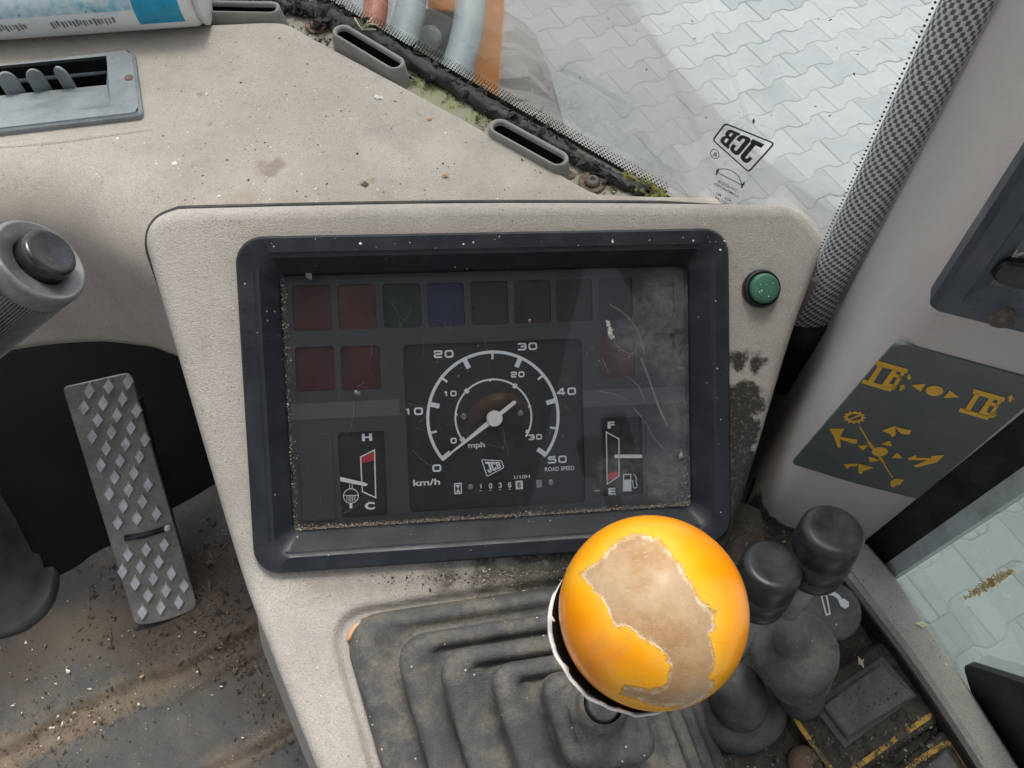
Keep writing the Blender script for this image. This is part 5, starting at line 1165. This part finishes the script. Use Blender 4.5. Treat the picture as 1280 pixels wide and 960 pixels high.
for lab, x, y, z, c in (('pale chip of dry husk under the round rubber cap', 1038, 802, ZS+.004, .0030), ('cream crumb on the beige sill of the side console', 1152, 781, zsl, .0013), ('pale crumb beside the large rocker switch', 1076, 828, zr, .0010)):
    p = onz(x, y, z); tagged(obj('crumb', *chips(2, lambda r, p=p: (p, (0, .1, 1)), c, .45, int(x), 1.9), flat('husk', (.62, .54, .38), .8)), lab, 'crumb')

# ================================================================= CRUMBS ON THE DASH
for lab, x, y, s_, c in (('orange brown crumb on the dashboard near the windscreen edge', 536, 150, .0020, (.50, .30, .15)), ('small brown crumb on the dashboard behind the cluster', 556, 221, .0017, (.45, .27, .14)), ('dark dried leaf scrap on the dashboard behind the cluster', 457, 230, .0030, (.15, .10, .06)), ('grey paint blot on the dashboard edge near the first duct', 475, 122, .0021, (.70, .68, .62))):
    p = onz(x, y, Z_D); tagged(obj('crumb', *chips(3, lambda r, p=p: (p+np.array([r.normal(0, .0012), r.normal(0, .0006), 0]), (r.normal(0, .2), .1, 1)), s_*.7, .5, int(x), 1.6), flat('crumb_tone', c, .85)), lab, 'crumb')

# ================================================================= STEERING STALK
kd = .335; kz = nrm(np.array([1., 0, 0])*.82+U*.45-F*.37); ke = P(50, 327, kd); SFm = Frame(ke, np.cross(kz, [0, 0, 1]), kz); r0 = .0203
stk = thing('column_stalk', 'ribbed steering column stalk with glossy black end button', 'stalk', frame=SFm)
M['stalk'] = mat('worn_grey_stalk', (.16, .163, .168), .36, .2, 60, .1, 1200, metal=.35, dust=.2, dustcol=(.30, .28, .24), scratch=.15)
nk = 92
obj('ribbed_grip', *lathe(SFm, [(-.16, r0*.96), (-.010, r0*.97), (-.0092, r0*.93)], nk*4, fn=lambda t, r, a: r*(1+.034*(1 if math.sin(nk*a+.7) > 0 else -1))), M['stalk'], stk)
obj('end_collar', *lathe(SFm, [(-.0095, r0*.95), (-.0085, r0*1.0), (-.0015, r0*1.02), (.0005, r0*1.0), (.0018, r0*.955), (.0018, r0*.90), (.0008, r0*.86), (.0012, r0*.60), (-.002, r0*.55)], 72), M['stalk'], stk, True)
obj('button', *lathe(SFm, [(-.003, r0*.56), (.006, r0*.57), (.0078, r0*.555), (.0092, r0*.50), (.0088, r0*.42), (.0078, r0*.25), (.0073, r0*.001)], 64), mat('gloss_black_button', (.010, .011, .013), .2, .15, 60, .08, 1200, dust=.12, dustcol=(.2, .2, .2)), stk, True)

# ================================================================= PEDAL, BOOT, FLOOR LITTER
ped = thing('accelerator_pedal', 'long steel tread plate accelerator pedal with raised diamond studs', 'pedal', frame=PFm)
pu = lambda x, y, z=0.: PFm.uv(x, y, z)
out = roundpoly([pu(78, 484), pu(163, 465), pu(247, 757), pu(240, 764), pu(212, 775), pu(185, 781), pu(169, 781)], [.005, .008, .006, .004, .02, .02, .004], 4)
obj('tread_plate', *slab(PFm, out, -.006, 0, .0012), M['plate_dirt'], ped)
p6 = lambda x, y: np.array([60+x/2.741, 450+y/2.741])
studs = []
base = np.array([77., 122.]); a_, b_ = np.array([66, -15.]), np.array([47.5, 41.5])
for i in range(-8, 9):
    for j in range(0, 20):
        q = base+a_*i+b_*j
        if q[1] < 66+(290-q[0])*.22 or q[1] > 560: continue
        el, er = 50+(q[1]-90)*.296, 290+(q[1]-40)*.273
        if q[0] < el+18 or q[0] > er-20: continue
        if q[1] > 250 and q[0] > 330+(q[1]-250)*.20 and q[1] < 520 and q[0] > er-62: continue
        studs.append(q)
base = np.array([275., 665.]); a_, b_ = np.array([62, -17.]), np.array([43.5, 41.])
for i in range(-5, 6):
    for j in range(-1, 8):
        q = base+a_*i+b_*j
        if q[1] < 625 or q[1] > 872-(q[0]-330)*.22: continue
        el, er = 50+(q[1]-90)*.296, 290+(q[1]-40)*.273
        if q[0] < el+18 or q[0] > er-22: continue
        studs.append(q)
e_s = [pu(*p6(300+dx, 400+dy)) for dx, dy in ((-20, 2), (1, -31), (21, -2), (-1, 31))]; c_s = sum(e_s)/4; sh = [p-c_s for p in e_s]
if sum(a[0]*b[1]-a[1]*b[0] for a, b in zip(sh, sh[1:]+sh[:1])) < 0: sh = sh[::-1]
sme = None
for q in studs:
    c = pu(*p6(*q))
    if sme is None: so_ = obj('stud', [(*p, 0) for p in sh]+[(*(p*.78), .0038) for p in sh], [(0, 1, 5, 4), (1, 2, 6, 5), (2, 3, 7, 6), (3, 0, 4, 7), (4, 5, 6, 7)], M['stud'], ped, local=True); sme = so_.data
    else: so_ = bpy.data.objects.new('stud', sme); COL.objects.link(so_); so_.parent = ped
    so_.location = (c[0], c[1], -.0001)
ln = [pu(*p6(262, 610)), pu(*p6(330, 600)), pu(*p6(410, 575))]
obj('pivot_pin', *tube([PFm.w(p[0], p[1], .0015) for p in ln], .0032, 12), M['knob_black'], ped, True)
c = pu(*p6(410, 574)); obj('pin_end', *lathe(Frame(PFm.w(c[0], c[1], 0), PFm.X, PFm.Z), [(0, .0040), (.005, .0038), (.006, .0028), (.006, .0001)], 20), M['stud'], ped, True)
# arm beneath carries the plate
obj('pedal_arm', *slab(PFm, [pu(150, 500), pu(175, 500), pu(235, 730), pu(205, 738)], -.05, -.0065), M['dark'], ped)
# rubber boot round the column foot
bs = thing('column_boot', 'black rubber boot at the foot of the steering column', 'boot', onz(10, 720, -.88))
bo_ = onz(-62, 690, -.905)
bfm = Frame(np.array([bo_[0], bo_[1], zf]), nrm([.97, .25, 0]), (0, 0, 1)); rings = []
for z, w_, h_, r_, cx_, cy_ in ((-.02, .268, .250, .05, 0, 0), (.012, .268, .250, .05, 0, 0), (.018, .258, .24, .05, 0, .0), (.020, .242, .226, .055, 0, .002), (.030, .240, .222, .055, 0, .004), (.034, .228, .212, .055, 0, .006), (.06, .218, .206, .058, -.002, .014), (.10, .195, .195, .055, -.006, .03), (.12, .17, .175, .05, -.01, .038), (.128, .13, .14, .04, -.01, .04)):
    rings.append([bfm.w(x, y, z) for x, y in rrect(w_, h_, r_, 8, cx_, cy_)])
V, Fc = loft(rings, True, False, True); obj('boot_shell', V, Fc, mat('dusty_black_boot', (.034, .036, .036), .45, .25, 20, .3, 700, dust=.4, dustcol=(.095, .088, .075)), bs, True)
def litter(pts, sd):
    def f(r):
        x, y = pts[r.integers(len(pts))]; p = onz(x+r.normal(0, sd), y+r.normal(0, sd), -.9); p[2] = zf+r.uniform(.005, .012); return p, (r.normal(0, .5), r.normal(0, .5), 1)
    return f
tagged(stuff(obj('floor_litter', *merge([chips(900, litter([(262, 700), (270, 740), (280, 680), (255, 780), (300, 810), (285, 760), (150, 730), (145, 770), (210, 800), (120, 790), (320, 840)], 22), .0011, .5, 91, 3.0), chips(900, litter([(60, 930), (30, 945), (100, 910), (130, 890), (350, 930), (330, 870), (340, 840), (250, 800), (200, 800), (60, 850), (180, 860)], 26), .0009, .5, 92, 2.0)]), M['mud'])), 'brown leaf litter and soil scattered on the cab floor around the pedal', 'litter')
stuff(obj('floor_crumbs', *chips(120, litter([(60, 850), (40, 930), (150, 860), (250, 830), (120, 900), (200, 790)], 40), .0013, .5, 93, 1.6), M['crumbs'], bpy.data.objects['floor']))

# ================================================================= OUTSIDE: LOADER ARM, HOSES, TYRE
def cbox(c, X, Y, Z, w, h, d, bev=.004):
    fr = Frame(c, X, Z); return slab(fr, rrect(w, h, bev, 3), -d/2, d/2, bev*.5)
arm = thing('loader_arm', 'orange loader arm plate with grey pin seen through the windscreen', 'loader arm', P(600, 60, 1.45))
fr = Frame(P(605, 60, 1.45), (1, 0, .0), nrm(CAM-P(605, 60, 1.45)))
af = lambda x, y: fr.uv(x, y, 0)
obj('arm_plate', *slab(fr, [af(603, -140), af(634, -140), af(631, 0), af(622, 122), af(590, 130), af(594, 60), af(600, 0)], -.05, 0, .003), M['orange'], arm)
obj('arm_web', *slab(fr, [af(533, -120), af(604, -140), af(602, 8), af(590, 12), af(563, 14), af(533, 10)], -.10, -.03, .003), M['orange'], arm)
obj('pin_boss', *lathe(Frame(fr.w(*af(536, 47), -.03), fr.X, fr.Z), [(-.05, .022), (.0, .022), (.005, .019), (.006, .0001)], 32), mat('grey_pin', (.30, .33, .34), .5), arm, True)
obj('bracket', *slab(fr, [af(520, 8), af(580, 14), af(575, 75), af(560, 140), af(500, 140), af(510, 60)], -.09, -.055, .003), mat('dark_bracket', (.16, .165, .165), .6, .2, 8), arm)
for lab, pts, rr, d_ in (('thick grey hydraulic hose nearest the orange loader arm plate', ((592, -120), (588, 0), (580, 55), (565, 100), (545, 150)), .026, 1.36), ('grey hydraulic hose curving beside the loader arm bracket', ((530, -120), (515, 0), (506, 40), (498, 75), (480, 130)), .026, 1.38)):
    o = obj('hydraulic_hose', *tube([P(x, y, d_-.004*i) for i, (x, y) in enumerate(catmull(pts, 8))], rr, 24), M['hose'], None, True); tagged(o, lab, 'hose', 'hydraulic hoses outside the windscreen')
o = obj('hydraulic_hose', *tube([P(x, y, 1.40-.003*i) for i, (x, y) in enumerate(catmull(((470, -100), (470, 0), (462, 40), (440, 80)), 8))], .022, 20), mat('red_hose', (.38, .12, .07), .5, .2, 10), None, True); tagged(o, 'reddish hydraulic hose at the far end of the windscreen', 'hose', 'hydraulic hoses outside the windscreen')
tc_ = P(640, 95, 1.75); mlat = nrm([.986, .167, 0]); tw = .46; TFm = Frame(np.array([tc_[0], tc_[1], .62])-mlat*.12, np.cross([0, 0, 1], mlat), mlat)
ty = thing('front_tyre', 'dusty grey front tyre seen through the windscreen behind the loader arm', 'tyre', frame=TFm)
Rt = .66
obj('tread', *lathe(TFm, [(-tw/2, Rt*.55), (-tw/2-.01, Rt*.75), (-tw/2+.02, Rt*.92), (-tw/2+.08, Rt*.985), (0, Rt), (tw/2-.08, Rt*.985), (tw/2-.02, Rt*.92), (tw/2+.01, Rt*.75), (tw/2, Rt*.55)], 160, fn=lambda t, r, a: r*(1-(.03 if (math.sin(22*a+t*9) > .3 and r > Rt*.9) else 0))), M['tyre'], ty)
obj('rim', *lathe(TFm, [(-tw/2+.05, Rt*.56), (tw/2-.03, Rt*.56), (tw/2-.05, Rt*.5), (tw/2-.12, Rt*.3), (tw/2-.12, .01)], 48), M['orange'], ty, True)
